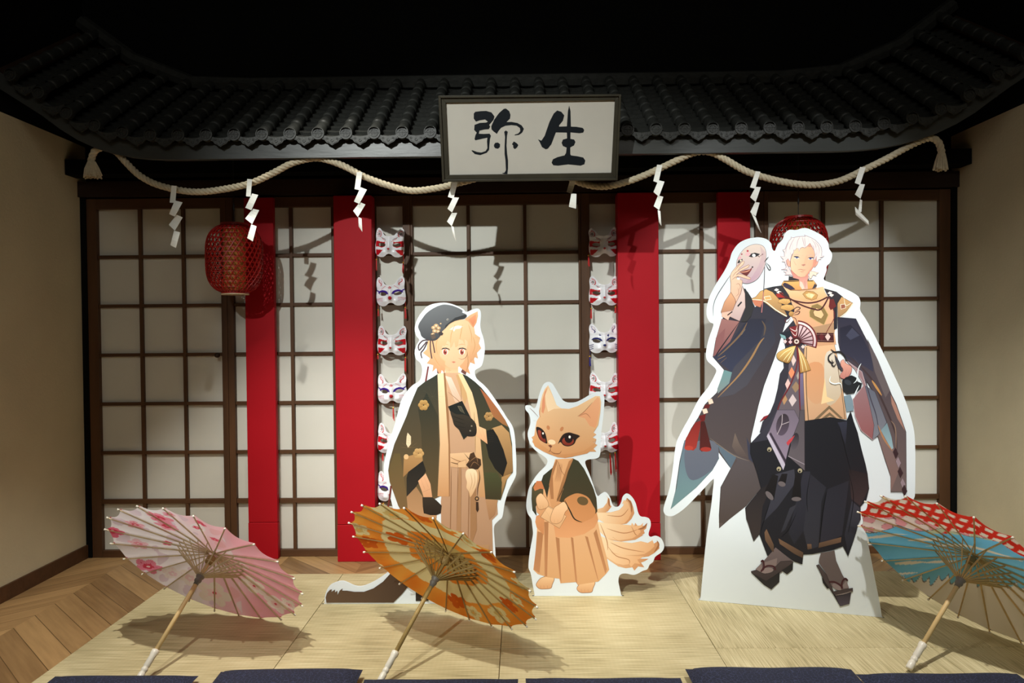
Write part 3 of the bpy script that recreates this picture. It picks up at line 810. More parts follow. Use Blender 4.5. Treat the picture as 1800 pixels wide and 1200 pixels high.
def tassel(c, d, n, L_, spread, name, m_, parent, rad=.0022, start=.010):
    g = []; d = Vector(d).normalized(); u_ = d.orthogonal().normalized(); w2 = d.cross(u_)
    for k in range(n):
        a = 2.399*k; r0 = start*math.sqrt((k+.5)/n); r1 = r0*spread/start
        o_ = u_*math.cos(a)+w2*math.sin(a); ll = L_*(.82+.18*random.random())
        g.append(tube([c+o_*r0, c+o_*(r0*.4+r1*.6)+d*ll*.5, c+o_*r1+d*ll+o_*.004*random.uniform(-1, 1)], [rad, rad*1.1, rad*.8], 5))
    return mk(name, join(*g), m_, parent)
tassel(P(161, 284, RY), (.05, -.02, -1), 70, .085, .040, 'frayed_end', 'rope', rope, .0042, .014)
tassel(P(1655, 270, RY), (-.05, 0, -1), 70, .085, .030, 'frayed_end', 'rope', rope, .0042, .014)
for c_ in (P(161, 286, RY), P(1655, 272, RY)):
    v, f = lathe([(.013, -.005), (.016, -.004), (.016, .004), (.013, .005)], 16, c_); mk('whipping', (v, f), 'rope', rope, smooth=True)

# ============================================================ PAPER STREAMERS
ST = [((90, 100), 'zigzag white paper streamer over the far left screen', [[(635, 678), (662, 680), (655, 770), (625, 768)], [(652, 757), (693, 767), (652, 842), (622, 828)], [(662, 832), (694, 846), (652, 916), (620, 885)], [(648, 916), (680, 925), (658, 1007), (629, 992)]]),
 ((90, 100), 'zigzag white paper streamer above the left red lantern', [[(1034, 643), (1060, 645), (1052, 737), (1028, 735)], [(1060, 720), (1092, 728), (1056, 808), (1024, 795)], [(1064, 800), (1097, 808), (1060, 882), (1023, 852)], [(1055, 883), (1083, 893), (1064, 972), (1034, 955)]]),
 ((90, 100), 'zigzag white paper streamer before the wide left pillar', [[(1612, 607), (1641, 607), (1628, 703), (1600, 697)], [(1632, 687), (1665, 700), (1625, 775), (1597, 762)], [(1628, 765), (1657, 778), (1617, 845), (1592, 812)], [(1620, 845), (1637, 852), (1641, 922), (1622, 893)]]),
 ((600, 100), 'zigzag white paper streamer under the left end of the sign', [[(585, 662), (613, 662), (592, 748), (562, 738)], [(590, 740), (621, 742), (584, 820), (560, 800)], [(583, 822), (611, 822), (582, 893), (557, 868)], [(580, 892), (592, 895), (605, 972), (590, 940)]]),
 ((600, 100), 'short zigzag white paper streamer under the right end of the sign', [[(1204, 655), (1236, 655), (1215, 722), (1188, 712)], [(1213, 718), (1240, 722), (1238, 800), (1200, 790)]]),
 ((600, 100), 'zigzag white paper streamer beside the wide right pillar', [[(1665, 568), (1693, 570), (1672, 665), (1645, 655)], [(1672, 650), (1704, 658), (1675, 737), (1646, 712)], [(1670, 730), (1698, 737), (1676, 808), (1647, 787)], [(1668, 808), (1682, 812), (1688, 890), (1675, 870)]]),
 ((1110, 100), 'zigzag white paper streamer above the mask held by the tall cutout', [[(655, 602), (680, 605), (652, 695), (625, 688)], [(655, 685), (682, 687), (655, 765), (626, 740)], [(652, 765), (676, 768), (655, 840), (626, 818)], [(630, 820), (655, 845), (685, 928), (668, 905)]]),
 ((1110, 100), 'curled zigzag white paper streamer over the far right screen', [[(1205, 580), (1235, 582), (1205, 675), (1177, 665)], [(1205, 670), (1231, 672), (1208, 747), (1178, 725)], [(1205, 750), (1217, 755), (1213, 818), (1195, 818)], [(1178, 790), (1250, 865), (1253, 893), (1182, 832)]])]
for (ox, oy), lab, quads in ST:
    V, Fc = [], []
    for i, q in enumerate(quads):
        yy = RY-.034-.003*(i % 2); n0 = len(V); n = 5
        for j in range(n+1):
            f = j/n; yb = yy-.008*math.sin(PI*f)*(1 if i % 2 else -1)-(.012*i*.3)
            a = (q[0][0]+(q[3][0]-q[0][0])*f, q[0][1]+(q[3][1]-q[0][1])*f); b2 = (q[1][0]+(q[2][0]-q[1][0])*f, q[1][1]+(q[2][1]-q[1][1])*f)
            V.append(tuple(P(ox+a[0]/3, oy+a[1]/3, yb))); V.append(tuple(P(ox+b2[0]/3, oy+b2[1]/3, yb-.004)))
        for j in range(n): k = n0+2*j; Fc.append((k, k+1, k+3, k+2))
    o = mk('paper_streamer', (V, Fc), 'white_paper', solid=.0008)
    tag(o, lab, 'paper streamer', 'white zigzag paper streamers on the rope')

# ============================================================ FOX MASKS
half = [(0, .58), (.22, .62), (.38, .72), (.50, .94), (.66, 1.14), (.80, 1.22), (.93, 1.10), (.985, .85), (.97, .55), (.96, .32), (1.0, .1), (1.02, -.2), (.99, -.5), (.85, -.72), (.6, -.82), (.36, -.80), (.16, -.66), (0, -.62)]
outl = spline(half+[(-x, y) for x, y in reversed(half[1:-1])], True, 6)
def inside(x, y, poly):
    c = False; j = len(poly)-1
    for i in range(len(poly)):
        xi, yi = poly[i][0], poly[i][1]; xj, yj = poly[j][0], poly[j][1]
        if (yi > y) != (yj > y) and x < (xj-xi)*(y-yi)/(yj-yi)+xi: c = not c
        j = i
    return c
def rot2(x, y, cx, cy2, a):
    dx, dy = x-cx, y-cy2; return dx*math.cos(a)+dy*math.sin(a), -dx*math.sin(a)+dy*math.cos(a)
def mask_col(kind, x, y):
    ax = abs(x); Wt = (232, 232, 236); Rd = (188, 22, 34); Pu = (60, 30, 140); Bl = (30, 38, 104); Dk = (40, 32, 36)
    main = {'A': Rd, 'B': Rd, 'C': Bl}[kind]
    ex, ey2 = rot2(ax, y, .50, .02, .14)
    ear_x, ear_y = rot2(ax, y, .74, .80, -.35)
    de = (ear_x/.17)**2+(ear_y/.25)**2
    if de < 1:
        if kind != 'A': return main if (abs(ear_x+.03-.05*math.sin(ear_y*14)) < .03 or de > .86 and ear_x < 0) else (236, 226, 230)
        if de < .22: return (150, 140, 140)
        if de > .55 and ear_x < .02: return main
        if abs(math.sin(ear_y*22)) < .35 and ear_x > .03: return main
        return (226, 222, 224)
    if kind == 'A':
        if (x/.09)**2+((y+.30)/.065)**2 < 1: return Rd
        if .30 < ax < .96 and -.13 < y-.04*math.sin(ax*9) < .27-.25*max(0, .55-ax): return Rd
        if ax > .42 and -.62-.05 < y < -.34+.12*(ax-.5) and y > -.36-(ax-.42)*.9 and ax < .94: return Rd
        if .18 < ax < .5 and abs(y-(.22+(ax-.18)*.75)) < .018+.02*(ax-.18): return Rd
        if .2 < ax < .6 and abs(y-(.34+(ax-.2)*.55)) < .016: return Dk
    if kind == 'B':
        if (x/.14)**2+((y+.30)/.12)**2 < 1: return Rd
        q = (ex/.38)**2+(ey2/.26)**2
        if q < 1 and ey2 > .0: return Pu
        if ax > .78 and abs(ey2-.12-(ax-.78)*.5) < .05: return Pu
        if ax < .11 and abs(y-.42) < .10*(1-ax/.11)+.02 and abs(math.sin(x*40+y*20)) > .35: return Rd
        for s_ in (0, 1, 2):
            if ax > .52 and abs(y+.26+.10*s_+(ax-.5)*(.10-.1*s_)*1) < .016: return Rd if s_ < 1 else (206, 150, 170)
        if ax > .3 and abs(rot2(ax, y, .5, .42, -.6)[1]) < .014 and ax < .62: return (206, 90, 110)
    if kind == 'C':
        if (x/.11)**2+((y+.28)/.085)**2 < 1: return Bl
        q = (ex/.37)**2+(ey2/.235)**2
        if q < 1 and ey2 > .02: return Bl
        if (ax-.27)**2+(y-.60+.22)**2 < .005: return Bl
        if abs(ax-.20-.12*math.sin((y-.1)*5)) < .014 and .1 < y < .5: return Bl
        for s_ in (0, 1, 2):
            if ax > .72 and abs(y+.22+.13*s_+(ax-.7)*.25) < .03*(1-(ax-.85)**2*20): return Bl
    return Wt
def mask_mesh(kind):
    n = 84; lo, hi = -1.04, 1.26; st = (hi-lo)/n
    idx, V, C, Fc = {}, [], [], []
    def hole(x, y):
        ex, ey2 = rot2(abs(x), y, .52, .02, .14); return (ex/.27)**2+(ey2/.125)**2 < 1
    S_ = .0835
    cells = []
    for i in range(n):
        for j in range(n):
            x, y = lo+(i+.5)*st, lo+(j+.5)*st
            if inside(x, y, outl) and not hole(x, y): cells.append((i, j))
    cs = set(cells)
    def vert(i, j):
        if (i, j) in idx: return idx[(i, j)]
        x, y = lo+i*st, lo+j*st
        if not all(((i+a, j+b_) in cs) for a in (-1, 0) for b_ in (-1, 0)):
            # pull rim vertices onto the traced outline / eye ellipse
            bd, bp = 9, None
            for p in outl:
                d = (p[0]-x)**2+(p[1]-y)**2
                if d < bd: bd, bp = d, p
            if bd < (st*1.2)**2: x, y = bp[0], bp[1]
            else:
                sg = 1 if x > 0 else -1; ex, ey2 = rot2(abs(x), y, .52, .02, .14); q = math.sqrt((ex/.27)**2+(ey2/.125)**2) or 1
                ex, ey2 = ex/q, ey2/q; a = .14
                x = sg*(.52+ex*math.cos(a)-ey2*math.sin(a)); y = .02+ex*math.sin(a)+ey2*math.cos(a)
        ax = abs(x)
        d = .050*max(0, 1-.62*x*x-.30*((y+.1)/.8)**2)
        d += .017*math.exp(-((x/.15)**2+((y+.30)/.17)**2))+.010*math.exp(-((x/.13)**2+((y-.1)/.5)**2))
        d += .008*math.exp(-(((ax-.42)/.22)**2+((y+.5)/.16)**2))
        ex, ey2 = rot2(ax, y, .52, .02, .14); d -= .009*math.exp(-((ex/.30)**2+(ey2/.17)**2))
        er_x, er_y = rot2(ax, y, .74, .80, -.35); qe = (er_x/.19)**2+(er_y/.29)**2
        d -= .012*math.exp(-qe*1.4); d += .010 if y > .6 else .010*max(0, min(1, (y-.4)/.2))
        idx[(i, j)] = len(V); V.append((x*S_, -max(0, d), (y-.2)*S_)); C.append(lin(mask_col(kind, x, y)))
        return idx[(i, j)]
    for (i, j) in cells: Fc.append((vert(i, j), vert(i+1, j), vert(i+1, j+1), vert(i, j+1)))
    return V, Fc, C
MP = {}
def side_tassel(t, x, z, L_, thread, n=7):
    c = Vector((x, -.012, z))
    g = [tube([c, c+Vector((.002, 0, -.03)), c+Vector((0, 0, -.05))], .0011, 5)]
    mk('cord', join(*g), thread, t)
    mk('bead', lathe([(.001, -.058), (.005, -.056), (.0055, -.052), (.001, -.048)], 10, c), 'bead', t, smooth=True)
    g = []
    for k in range(n):
        a = 2.4*k; r_ = .0065*math.sqrt(k/n)
        g.append(tube([c+Vector((r_*math.cos(a)*.4, r_*math.sin(a)*.4, -.056)), c+Vector((r_*math.cos(a), r_*math.sin(a), -.056-L_*1.25*(.8+.2*random.random())))], .0017, 4))
    mk('tassel', join(*g), thread, t)
def mask(px, py, kind, rot, label, tas, yaw=0):
    p = P(px, py, 3.965)
    t = thing('fox_mask', (0, 0, 0), label, 'mask', 'cat-eared fox masks in two columns'); OFF[t] = Vector((0, 0, 0))
    if kind not in MP:
        V, Fc, C = mask_mesh(kind); m_ = mk('mask_shell', (V, Fc), 'painted_mask', t, smooth=True, colors=C)
        s_ = m_.modifiers.new('thickness', 'SOLIDIFY'); s_.thickness = .0022; s_.offset = -1; MP[kind] = m_
    else:
        m_ = MP[kind].copy(); scene.collection.objects.link(m_); m_.parent = t
    for x, z, L_, th in tas: side_tassel(t, x, z, L_, th)
    t.location = p; t.rotation_euler = (0, rot, yaw)
R_, B_ = 'red_thread', 'blue_thread'
mask(686.5, 427, 'A', .03, 'white fox mask with red cheeks, topmost of the left column', [(-.078, -.045, .05, R_), (.078, -.06, .05, R_)])
mask(688, 512, 'B', -.04, 'white fox mask with purple eyelids, second from the top of the left column', [(-.08, -.05, .03, R_), (.078, -.045, .05, R_)])
mask(690, 598, 'A', .02, 'white fox mask with red cheeks, third from the top of the left column', [(-.082, -.03, .02, R_), (.078, -.045, .07, R_)])
mask(690.5, 682, 'B', -.03, 'white fox mask with purple eyelids, fourth from the top of the left column', [(.0, -.06, .06, R_), (.07, -.055, .04, R_)])
mask(690, 769, 'A', .05, 'white fox mask with red cheeks half hidden behind the shoulder of the boy cutout', [(-.05, -.02, .05, R_)])
mask(690, 853, 'B', .02, 'lowest white mask of the left column, nearly hidden by the sleeve of the boy cutout', [(-.05, -.05, .04, R_)])
mask(1060, 426, 'A', -.03, 'white fox mask with red cheeks in shade, topmost of the right column', [(-.088, -.02, .05, R_)])
mask(1060.5, 511, 'A', .02, 'white fox mask with red cheeks, second from the top of the right column', [(-.07, -.05, .05, R_), (.070, -.04, .03, R_)])
mask(1060.5, 594, 'C', -.02, 'white fox mask with navy blue markings in the right column', [(-.082, -.05, .05, B_), (.078, -.03, .03, B_)])
mask(1061, 680, 'A', .04, 'white fox mask with red cheeks partly behind the ear of the small fox cutout', [(-.082, -.02, .05, R_)])
mask(1061, 768, 'A', -.05, 'lowest white fox mask of the right column beside the cheek of the small fox cutout', [(.03, -.045, .10, R_), (.06, -.04, .09, R_)])

# ============================================================ CARDBOARD CUTOUTS
def cutout(name, pxl, pxr, outline, label, straight=()):
    gl, gr = G(*pxl), G(*pxr); d = (gr-gl); d.z = 0; n = Vector((d.y, -d.x, 0)).normalized(); o = (gl+gr)/2; o.z = 0
    t = thing(name, o, label, 'cardboard cutout', 'printed character cutouts standing on the mats')
    zmin = .0006
    v, f = slab(outline, o, n, .008)
    v = [(q[0], q[1], max(q[2], zmin)) for q in v]
    mk('board', (v, f), 'board', t)
    # fold-out rear support
    c = o-n*.0085; side = d.normalized()
    hh = .75 if (on_plane(*outline[0], o, n).z) > 0 else .7
    tri = [(0, .001), (-.26, .001), (-.02, .72), (0, .72)]; th = .006
    V = []
    for s_ in (-1, 1):
        for a, z in tri: V.append(tuple(c+n*a+side*(s_*th/2)+Vector((0, 0, z))))
    mk('rear_support', (V, [(0, 1, 2, 3), (7, 6, 5, 4), (0, 4, 5, 1), (1, 5, 6, 2), (2, 6, 7, 3), (3, 7, 4, 0)]), 'board_back', t)
    return t, Art(o, n)

# ---------------- boy in a beret
BO = [(780, 531.5), (755, 536), (742, 548), (733, 562), (729, 578), (732, 590), (737, 597), (733, 605), (729, 617), (731, 630), (739, 638), (742, 650), (738, 668), (725, 677), (715, 688), (706, 702), (700, 722), (694, 745), (686, 770), (680, 792), (675, 815), (675, 832), (680, 850), (685, 870), (690, 890), (696, 915), (705, 945), (712, 970), (705, 985), (693, 995), (677, 1009), (657, 1022), (637, 1030), (623, 1029), (603, 1021), (586, 1025), (577, 1032), (571.5, 1046), (570, 1060), (571, 1062), (640, 1061.5), (720, 1061), (800, 1060.5), (868, 1060.5), (871, 1058), (871, 1020), (871, 975), (869, 945), (868.5, 925), (876, 915), (883, 908), (887, 885), (894, 862), (906, 838), (907.5, 825), (907, 797), (903, 755), (890, 732), (876, 710), (860, 687), (850, 676), (838, 665), (835, 651), (847, 642), (852, 618), (851, 598), (844.5, 575), (845.5, 550), (840, 542), (830, 544), (820, 548), (814, 543), (800, 536)]
t, A_ = cutout('cardboard_cutout', (570, 1061.5), (871, 1060.5), BO, 'cardboard cutout of a blond boy in grey beret and dark robe behind the orange parasol')
SK, BH, TN, DG = (238, 196, 152), (228, 184, 128), (206, 166, 124), (44, 46, 40)
A_.frame(650, 520, 6)
A_.poly([(610, 740), (625, 745), (600, 900), (580, 905)], (120, 60, 62)); A_.poly([(705, 740), (735, 745), (730, 820), (712, 815)], (96, 54, 56))
A_.poly([(1010, 700), (960, 800), (1010, 835), (1040, 740)], (110, 66, 60))
# hair back
A_.poly([(640, 440), (760, 340), (900, 250), (1040, 250), (1100, 330), (1110, 400), (1165, 440), (1150, 500), (1175, 550), (1130, 600), (1140, 660), (1095, 640), (1110, 720), (1060, 700), (1040, 760), (1060, 825), (1000, 790), (960, 760), (930, 720), (800, 730), (790, 820), (760, 780), (740, 840), (700, 760), (660, 800), (670, 730), (600, 710), (640, 660), (560, 600), (600, 560), (610, 480)], (230, 190, 146), (206, 150, 108), sm=False)
A_.poly([(1000, 245), (1060, 200), (1138, 162), (1140, 210), (1125, 280), (1092, 335), (1040, 270)], (240, 190, 142), (214, 140, 96)); A_.poly([(1040, 250), (1120, 190), (1118, 260), (1090, 310)], (232, 160, 118), (210, 130, 90))
# neck + face
A_.poly([(790, 720), (930, 720), (935, 830), (880, 850), (800, 830)], (214, 160, 116), (240, 200, 160)); A_.stroke([(815, 780), (860, 785)], 1, (90, 60, 50)); A_.stroke([(838, 765), (840, 830)], .8, (70, 50, 44)); A_.stroke([(790, 835), (860, 848), (935, 830)], .7, (150, 100, 70))
A_.poly([(725, 470), (1010, 460), (1022, 560), (1015, 640), (985, 700), (940, 745), (890, 765), (840, 755), (790, 720), (745, 650), (730, 560)], (238, 192, 154), (230, 176, 138), sm=True)
A_.poly([(750, 640), (800, 690), (790, 730), (745, 670)], (232, 176, 130))
for cx, s_ in ((795, 1), (972, 1)):
    A_.ell(cx, 588, 30, 34, (250, 236, 224)); A_.ell(cx, 590, 21, 30, (196, 96, 70), (150, 60, 50)); A_.ell(cx, 592, 9, 14, (84, 30, 30)); A_.ell(cx+7, 578, 5, 6, (255, 236, 220))
    A_.poly([(cx-48, 566), (cx-25, 548), (cx+10, 544), (cx+42, 556), (cx+52, 572), (cx+28, 562), (cx, 557), (cx-26, 562)], (58, 44, 40))
    A_.stroke([(cx-40, 520), (cx, 508), (cx+40, 518)], .8, (190, 140, 90))
A_.stroke([(1018, 575), (1030, 610), (1010, 650), (970, 668), (935, 655)], .7, (120, 80, 50)); A_.stroke([(1030, 610), (1038, 700), (1020, 800)], .6, (120, 80, 50))
A_.poly([(862, 695), (885, 688), (908, 696), (885, 708)], (196, 120, 96)); A_.stroke([(882, 648), (890, 652)], .8, (200, 140, 110))
# fringe
A_.poly([(700, 480), (720, 400), (780, 345), (860, 290), (960, 250), (1040, 270), (1095, 340), (1110, 440), (1100, 540), (1060, 600), (1035, 560), (1030, 480), (1000, 450), (1005, 530), (980, 470), (940, 455), (930, 525), (905, 545), (890, 480), (870, 530), (850, 550), (845, 490), (820, 470), (790, 530), (770, 520), (750, 560), (735, 620), (700, 600)], (234, 196, 154), (218, 166, 122), sm=False)
A_.poly([(640, 470), (720, 440), (735, 560), (725, 640), (790, 690), (795, 770), (750, 720), (740, 780), (690, 700), (640, 700), (620, 600)], (224, 178, 134), (214, 158, 116))
A_.poly([(1035, 470), (1100, 400), (1150, 500), (1130, 600), (1100, 660), (1060, 700), (1040, 640), (1060, 560)], (228, 184, 140), (202, 148, 106))
A_.poly([(840, 355), (880, 325), (930, 310), (985, 320), (950, 345), (905, 350), (890, 375), (865, 355)], (236, 232, 214))
for p in ([(720, 440), (700, 520), (715, 620)], [(1085, 420), (1110, 520), (1080, 620)], [(900, 300), (860, 400), (850, 500)], [(980, 300), (960, 400), (950, 460)], [(1040, 300), (1070, 400), (1075, 500)], [(660, 600), (700, 680), (740, 740)], [(1100, 440), (1165, 440)], [(1120, 600), (1145, 655)]):
    A_.stroke(p, 1, (196, 146, 92))
# beret
A_.poly([(510, 330), (520, 290), (545, 250), (600, 180), (680, 125), (770, 92), (860, 100), (940, 130), (978, 155), (975, 175), (1010, 190), (1025, 210), (1000, 240), (930, 255), (860, 280), (800, 340), (760, 380), (740, 430), (690, 470), (620, 468), (550, 430), (530, 380)], (104, 108, 112), (58, 60, 64), sm=True)
A_.poly([(900, 230), (1010, 195), (1022, 212), (1000, 238), (900, 262), (830, 300), (790, 350), (800, 310)], (44, 46, 48)); A_.ell(822, 250, 11, 11, (190, 186, 176)); A_.ell(824, 252, 7, 7, (60, 62, 66))
for cx, cy2, r_ in ((700, 315, 26), (672, 335, 24), (725, 340, 24), (685, 370, 26), (720, 375, 22), (665, 405, 20), (748, 292, 10)):
    A_.ell(cx, cy2, r_, r_*.8, (206, 172, 130), (150, 116, 84)); A_.ell(cx, cy2, r_*.4, r_*.35, (240, 214, 176))
for a in range(9): A_.stroke([(705, 345), (705+62*math.cos(a*.7), 345+50*math.sin(a*.7))], .9, (110, 84, 60))
A_.poly([(722, 385), (750, 372), (778, 395), (765, 415), (735, 420)], (56, 50, 52)); A_.poly([(640, 410), (680, 400), (700, 440), (660, 460)], (90, 76, 66))
for p in ([(620, 465), (560, 470), (515, 520), (520, 570), (550, 540), (600, 480)], [(610, 480), (570, 560), (540, 600), (550, 655)], [(640, 470), (640, 560), (655, 660)], [(660, 465), (675, 540), (685, 600)]): A_.stroke(p, 2.0, (72, 54, 58), taper=False)
# robe
A_.frame(660, 680, 6)
A_.poly([(730, -150), (890, -150), (1010, -40), (1060, 80), (1100, 300), (1120, 600), (1150, 900), (1160, 1160), (1280, 1180), (1290, 1340), (1230, 1400), (1250, 2200), (700, 2200), (690, 1200), (770, 600), (700, 0)], (204, 164, 130), (160, 124, 96))
A_.poly([(735, -120), (800, -100), (905, 130), (935, 200), (840, 160)], (232, 206, 190), (210, 172, 140)); A_.poly([(850, -130), (905, -130), (950, -40), (990, 60), (940, 190)], (196, 156, 108)); A_.stroke([(765, 50), (890, 160), (960, 260)], 1, (140, 104, 74)); A_.stroke([(900, -50), (905, 100), (900, 150)], .9, (150, 116, 80))
A_.stroke([(800, 20), (880, 140)], .8, (176, 140, 130)); A_.stroke([(820, 0), (895, 130)], .8, (176, 140, 130))
A_.poly([(660, -140), (600, -100), (520, -55), (445, 5), (400, 110), (360, 210), (330, 300), (270, 440), (200, 600), (150, 780), (135, 880), (150, 1000), (200, 1120), (250, 1260), (330, 1420), (480, 1400), (620, 1180), (680, 1150), (690, 700), (670, 300)], (46, 50, 42), (108, 88, 58))
A_.poly([(450, 240), (480, 420), (490, 640), (500, 770), (530, 890), (600, 1160), (655, 1150), (665, 700), (660, 300), (540, 60)], (38, 44, 36), (92, 76, 50))
A_.poly([(135, 880), (200, 700), (260, 700), (290, 900), (330, 1150), (330, 1400), (240, 1250), (150, 1000)], (96, 82, 50), (122, 96, 64))
A_.poly([(300, 740), (490, 690), (500, 775), (345, 900), (292, 950)], (176, 136, 88), (150, 112, 70))
A_.poly([(500, 780), (535, 885), (430, 1050), (330, 1155), (328, 960), (345, 895)], (30, 30, 28), (48, 44, 38))
A_.poly([(330, 1155), (430, 1050), (500, 1160), (600, 1160), (650, 1300), (640, 1420), (420, 1420), (340, 1300)], (158, 122, 86), (186, 144, 104))
A_.poly([(450, 990), (530, 910), (580, 1020), (600, 1165), (510, 1170), (490, 1100)], (228, 178, 138), (206, 154, 114)); A_.stroke([(480, 970), (520, 1080)], .8, (150, 100, 74)); A_.stroke([(510, 940), (560, 1060)], .8, (150, 100, 74)); A_.stroke([(495, 1110), (585, 1070)], 1, (120, 80, 60))
A_.poly([(495, 1160), (600, 1160), (650, 1200), (700, 1250), (690, 1330), (640, 1350), (580, 1350), (510, 1330), (500, 1260)], (52, 46, 38), (38, 32, 28))
A_.stroke([(165, 1040), (145, 1200), (120, 1330)], 3, (104, 46, 40), taper=False)
# lapels
A_.poly([(655, -140), (720, -150), (740, -60), (755, 30), (765, 300), (780, 700), (775, 1155), (655, 1150), (680, 600)], (244, 214, 172), (196, 146, 100)); A_.poly([(718, -150), (735, -150), (745, -45), (775, 300), (790, 700), (785, 1150), (775, 1155), (770, 600)], (150, 108, 72))
A_.poly([(870, -140), (915, -140), (970, -50), (1010, 30), (1060, 200), (1085, 360), (1110, 600), (1140, 900), (1158, 1160), (1095, 1160), (1060, 800), (1040, 480), (1000, 260), (960, 60)], (240, 206, 160), (190, 144, 100)); A_.stroke([(1040, 260), (1050, 460), (1055, 700)], 1, (120, 90, 60))
# right half of robe
A_.poly([(915, -140), (970, -115), (1050, -55), (1120, 10), (1200, 110), (1290, 230), (1370, 350), (1410, 430), (1440, 600), (1448, 900), (1390, 960), (1370, 1040), (1320, 1190), (1160, 1180), (1130, 800), (1100, 450), (1070, 250), (1020, 60)], (44, 48, 40), (84, 76, 48))
A_.poly([(1100, 10), (1200, 110), (1290, 230), (1370, 350), (1400, 420), (1340, 390), (1240, 310), (1160, 130)], (170, 96, 62), (150, 104, 64))
A_.poly([(1240, 430), (1330, 400), (1410, 480), (1440, 640), (1450, 890), (1345, 950), (1300, 900), (1200, 640), (1180, 480)], (186, 146, 98), (130, 98, 60))
A_.poly([(1175, 460), (1240, 440), (1290, 520), (1350, 660), (1390, 800), (1345, 945), (1260, 860), (1195, 740), (1165, 600)], (28, 28, 26)); 
for k in range(5): A_.stroke([(1185, 480+24*k), (1250, 490+20*k)], .8, (80, 72, 58))
A_.poly([(1330, 950), (1440, 905), (1380, 980), (1350, 1080), (1330, 1160)], (184, 142, 92), (120, 94, 60))
A_.poly([(1150, 900), (1280, 900), (1335, 1000), (1320, 1180), (1160, 1180)], (70, 74, 46), (60, 54, 36))
# flowers printed on the robe
def blossom(a, cx, cy2, r_, c, c2):
    for k in range(6): a.ell(cx+r_*.62*math.cos(k*1.047), cy2+r_*.62*math.sin(k*1.047), r_*.5, r_*.5, c, c2)
blossom(A_, 508, 190, 52, (196, 160, 96), (150, 110, 60)); blossom(A_, 1195, 310, 44, (190, 152, 96), (140, 104, 60)); blossom(A_, 455, 700, 52, (206, 168, 110), (170, 130, 80))
for k in range(10): A_.stroke([(600, 100), (600+120*math.cos(k*.63), 100+110*math.sin(k*.63))], .5, (92, 92, 70))
for k in range(7): A_.stroke([(360, 640), (360+90*math.cos(k*.5+3.2), 640+90*math.sin(k*.5+3.2))], .6, (180, 140, 92))
A_.poly([(340, 480), (375, 520), (375, 600), (345, 640), (325, 600), (330, 520)], (226, 206, 170)); A_.ell(325, 735, 26, 28, (220, 180, 130))
for k in range(4): A_.stroke([(338, 505+26*k), (372, 520+24*k)], .8, (80, 66, 44))
# belt, hakama folds
A_.poly([(788, 700), (950, 690), (1050, 690), (1060, 740), (950, 860), (790, 840)], (222, 184, 142), (204, 160, 118)); A_.stroke([(790, 740), (880, 780), (960, 790)], 1.4, (150, 108, 74)); A_.stroke([(790, 790), (870, 810), (940, 805)], 1.8, (110, 80, 54)); A_.poly([(870, 795), (955, 765), (960, 845), (870, 848)], (216, 176, 132), line=(140, 100, 70))
for x in (800, 870, 905, 990): A_.stroke([(x, 850), (x-5, 1200), (x-15, 1700)], 1.6, (146, 108, 76))
A_.poly([(880, 850), (905, 850), (900, 1700), (850, 1700)], (166, 126, 90)); A_.poly([(1000, 1000), (1060, 900), (1070, 1500), (1000, 1700)], (158, 118, 82))
A_.poly([(1160, 1180), (1290, 1190), (1260, 1340), (1200, 1400), (1180, 1300)], (176, 134, 96), (160, 118, 84))
# knot, tail charm
A_.poly([(930, 690), (985, 750), (1000, 700), (1040, 685), (1060, 740), (1110, 760), (1115, 820), (1080, 865), (1000, 868), (955, 820), (990, 770)], (74, 52, 36), (52, 38, 28)); A_.stroke([(975, 800), (1060, 740), (1080, 800)], 1.4, (130, 96, 66)); A_.stroke([(1000, 850), (1040, 790), (1100, 830)], 1.2, (130, 96, 66))
A_.poly([(960, 880), (1000, 860), (1050, 870), (1075, 920), (1070, 1020), (1040, 1100), (1000, 1160), (985, 1100), (960, 1060), (965, 1000), (950, 940)], (240, 214, 176), (206, 164, 120), sm=True)
for p in ([(1000, 900), (1020, 1000), (990, 1100)], [(1040, 900), (1050, 1000), (1020, 1080)]): A_.stroke(p, .9, (186, 144, 104))
A_.stroke([(1090, 870), (1100, 960), (1080, 1060), (1075, 1150)], 1.6, (84, 60, 40)); A_.ell(1070, 1175, 22, 24, (60, 44, 32)); A_.ell(1070, 1175, 11, 12, (180, 140, 100)); A_.poly([(1060, 1210), (1085, 1210), (1090, 1290), (1075, 1320), (1060, 1290)], (56, 40, 30))
# gloved hand with book
A_.poly([(1060, 400), (1165, 445), (1182, 600), (1060, 510)], (236, 190, 146), (214, 160, 118)); A_.stroke([(1080, 420), (1120, 520)], .8, (160, 110, 80)); A_.stroke([(1120, 430), (1160, 540)], .8, (160, 110, 80))
A_.poly([(765, 205), (915, 145), (1060, 430), (930, 552)], (24, 28, 26), (34, 38, 34)); A_.stroke([(765, 210), (925, 548)], .9, (170, 150, 110)); A_.poly([(868, 200), (905, 205), (940, 280), (895, 250)], (70, 70, 58), line=(110, 100, 80))
A_.poly([(790, 255), (850, 285), (930, 290), (1000, 320), (1060, 390), (1062, 500), (1000, 520), (930, 500), (870, 440), (830, 400), (812, 340)], (56, 50, 40), (36, 32, 28), sm=True)
for p in ([(800, 300), (880, 330), (940, 350)], [(815, 350), (880, 370), (940, 390)], [(840, 405), (900, 420), (950, 430)]): A_.stroke(p, .9, (22, 20, 18))
A_.ell(1015, 410, 9, 9, (120, 110, 96)); A_.ell(1000, 460, 9, 9, (120, 110, 96))
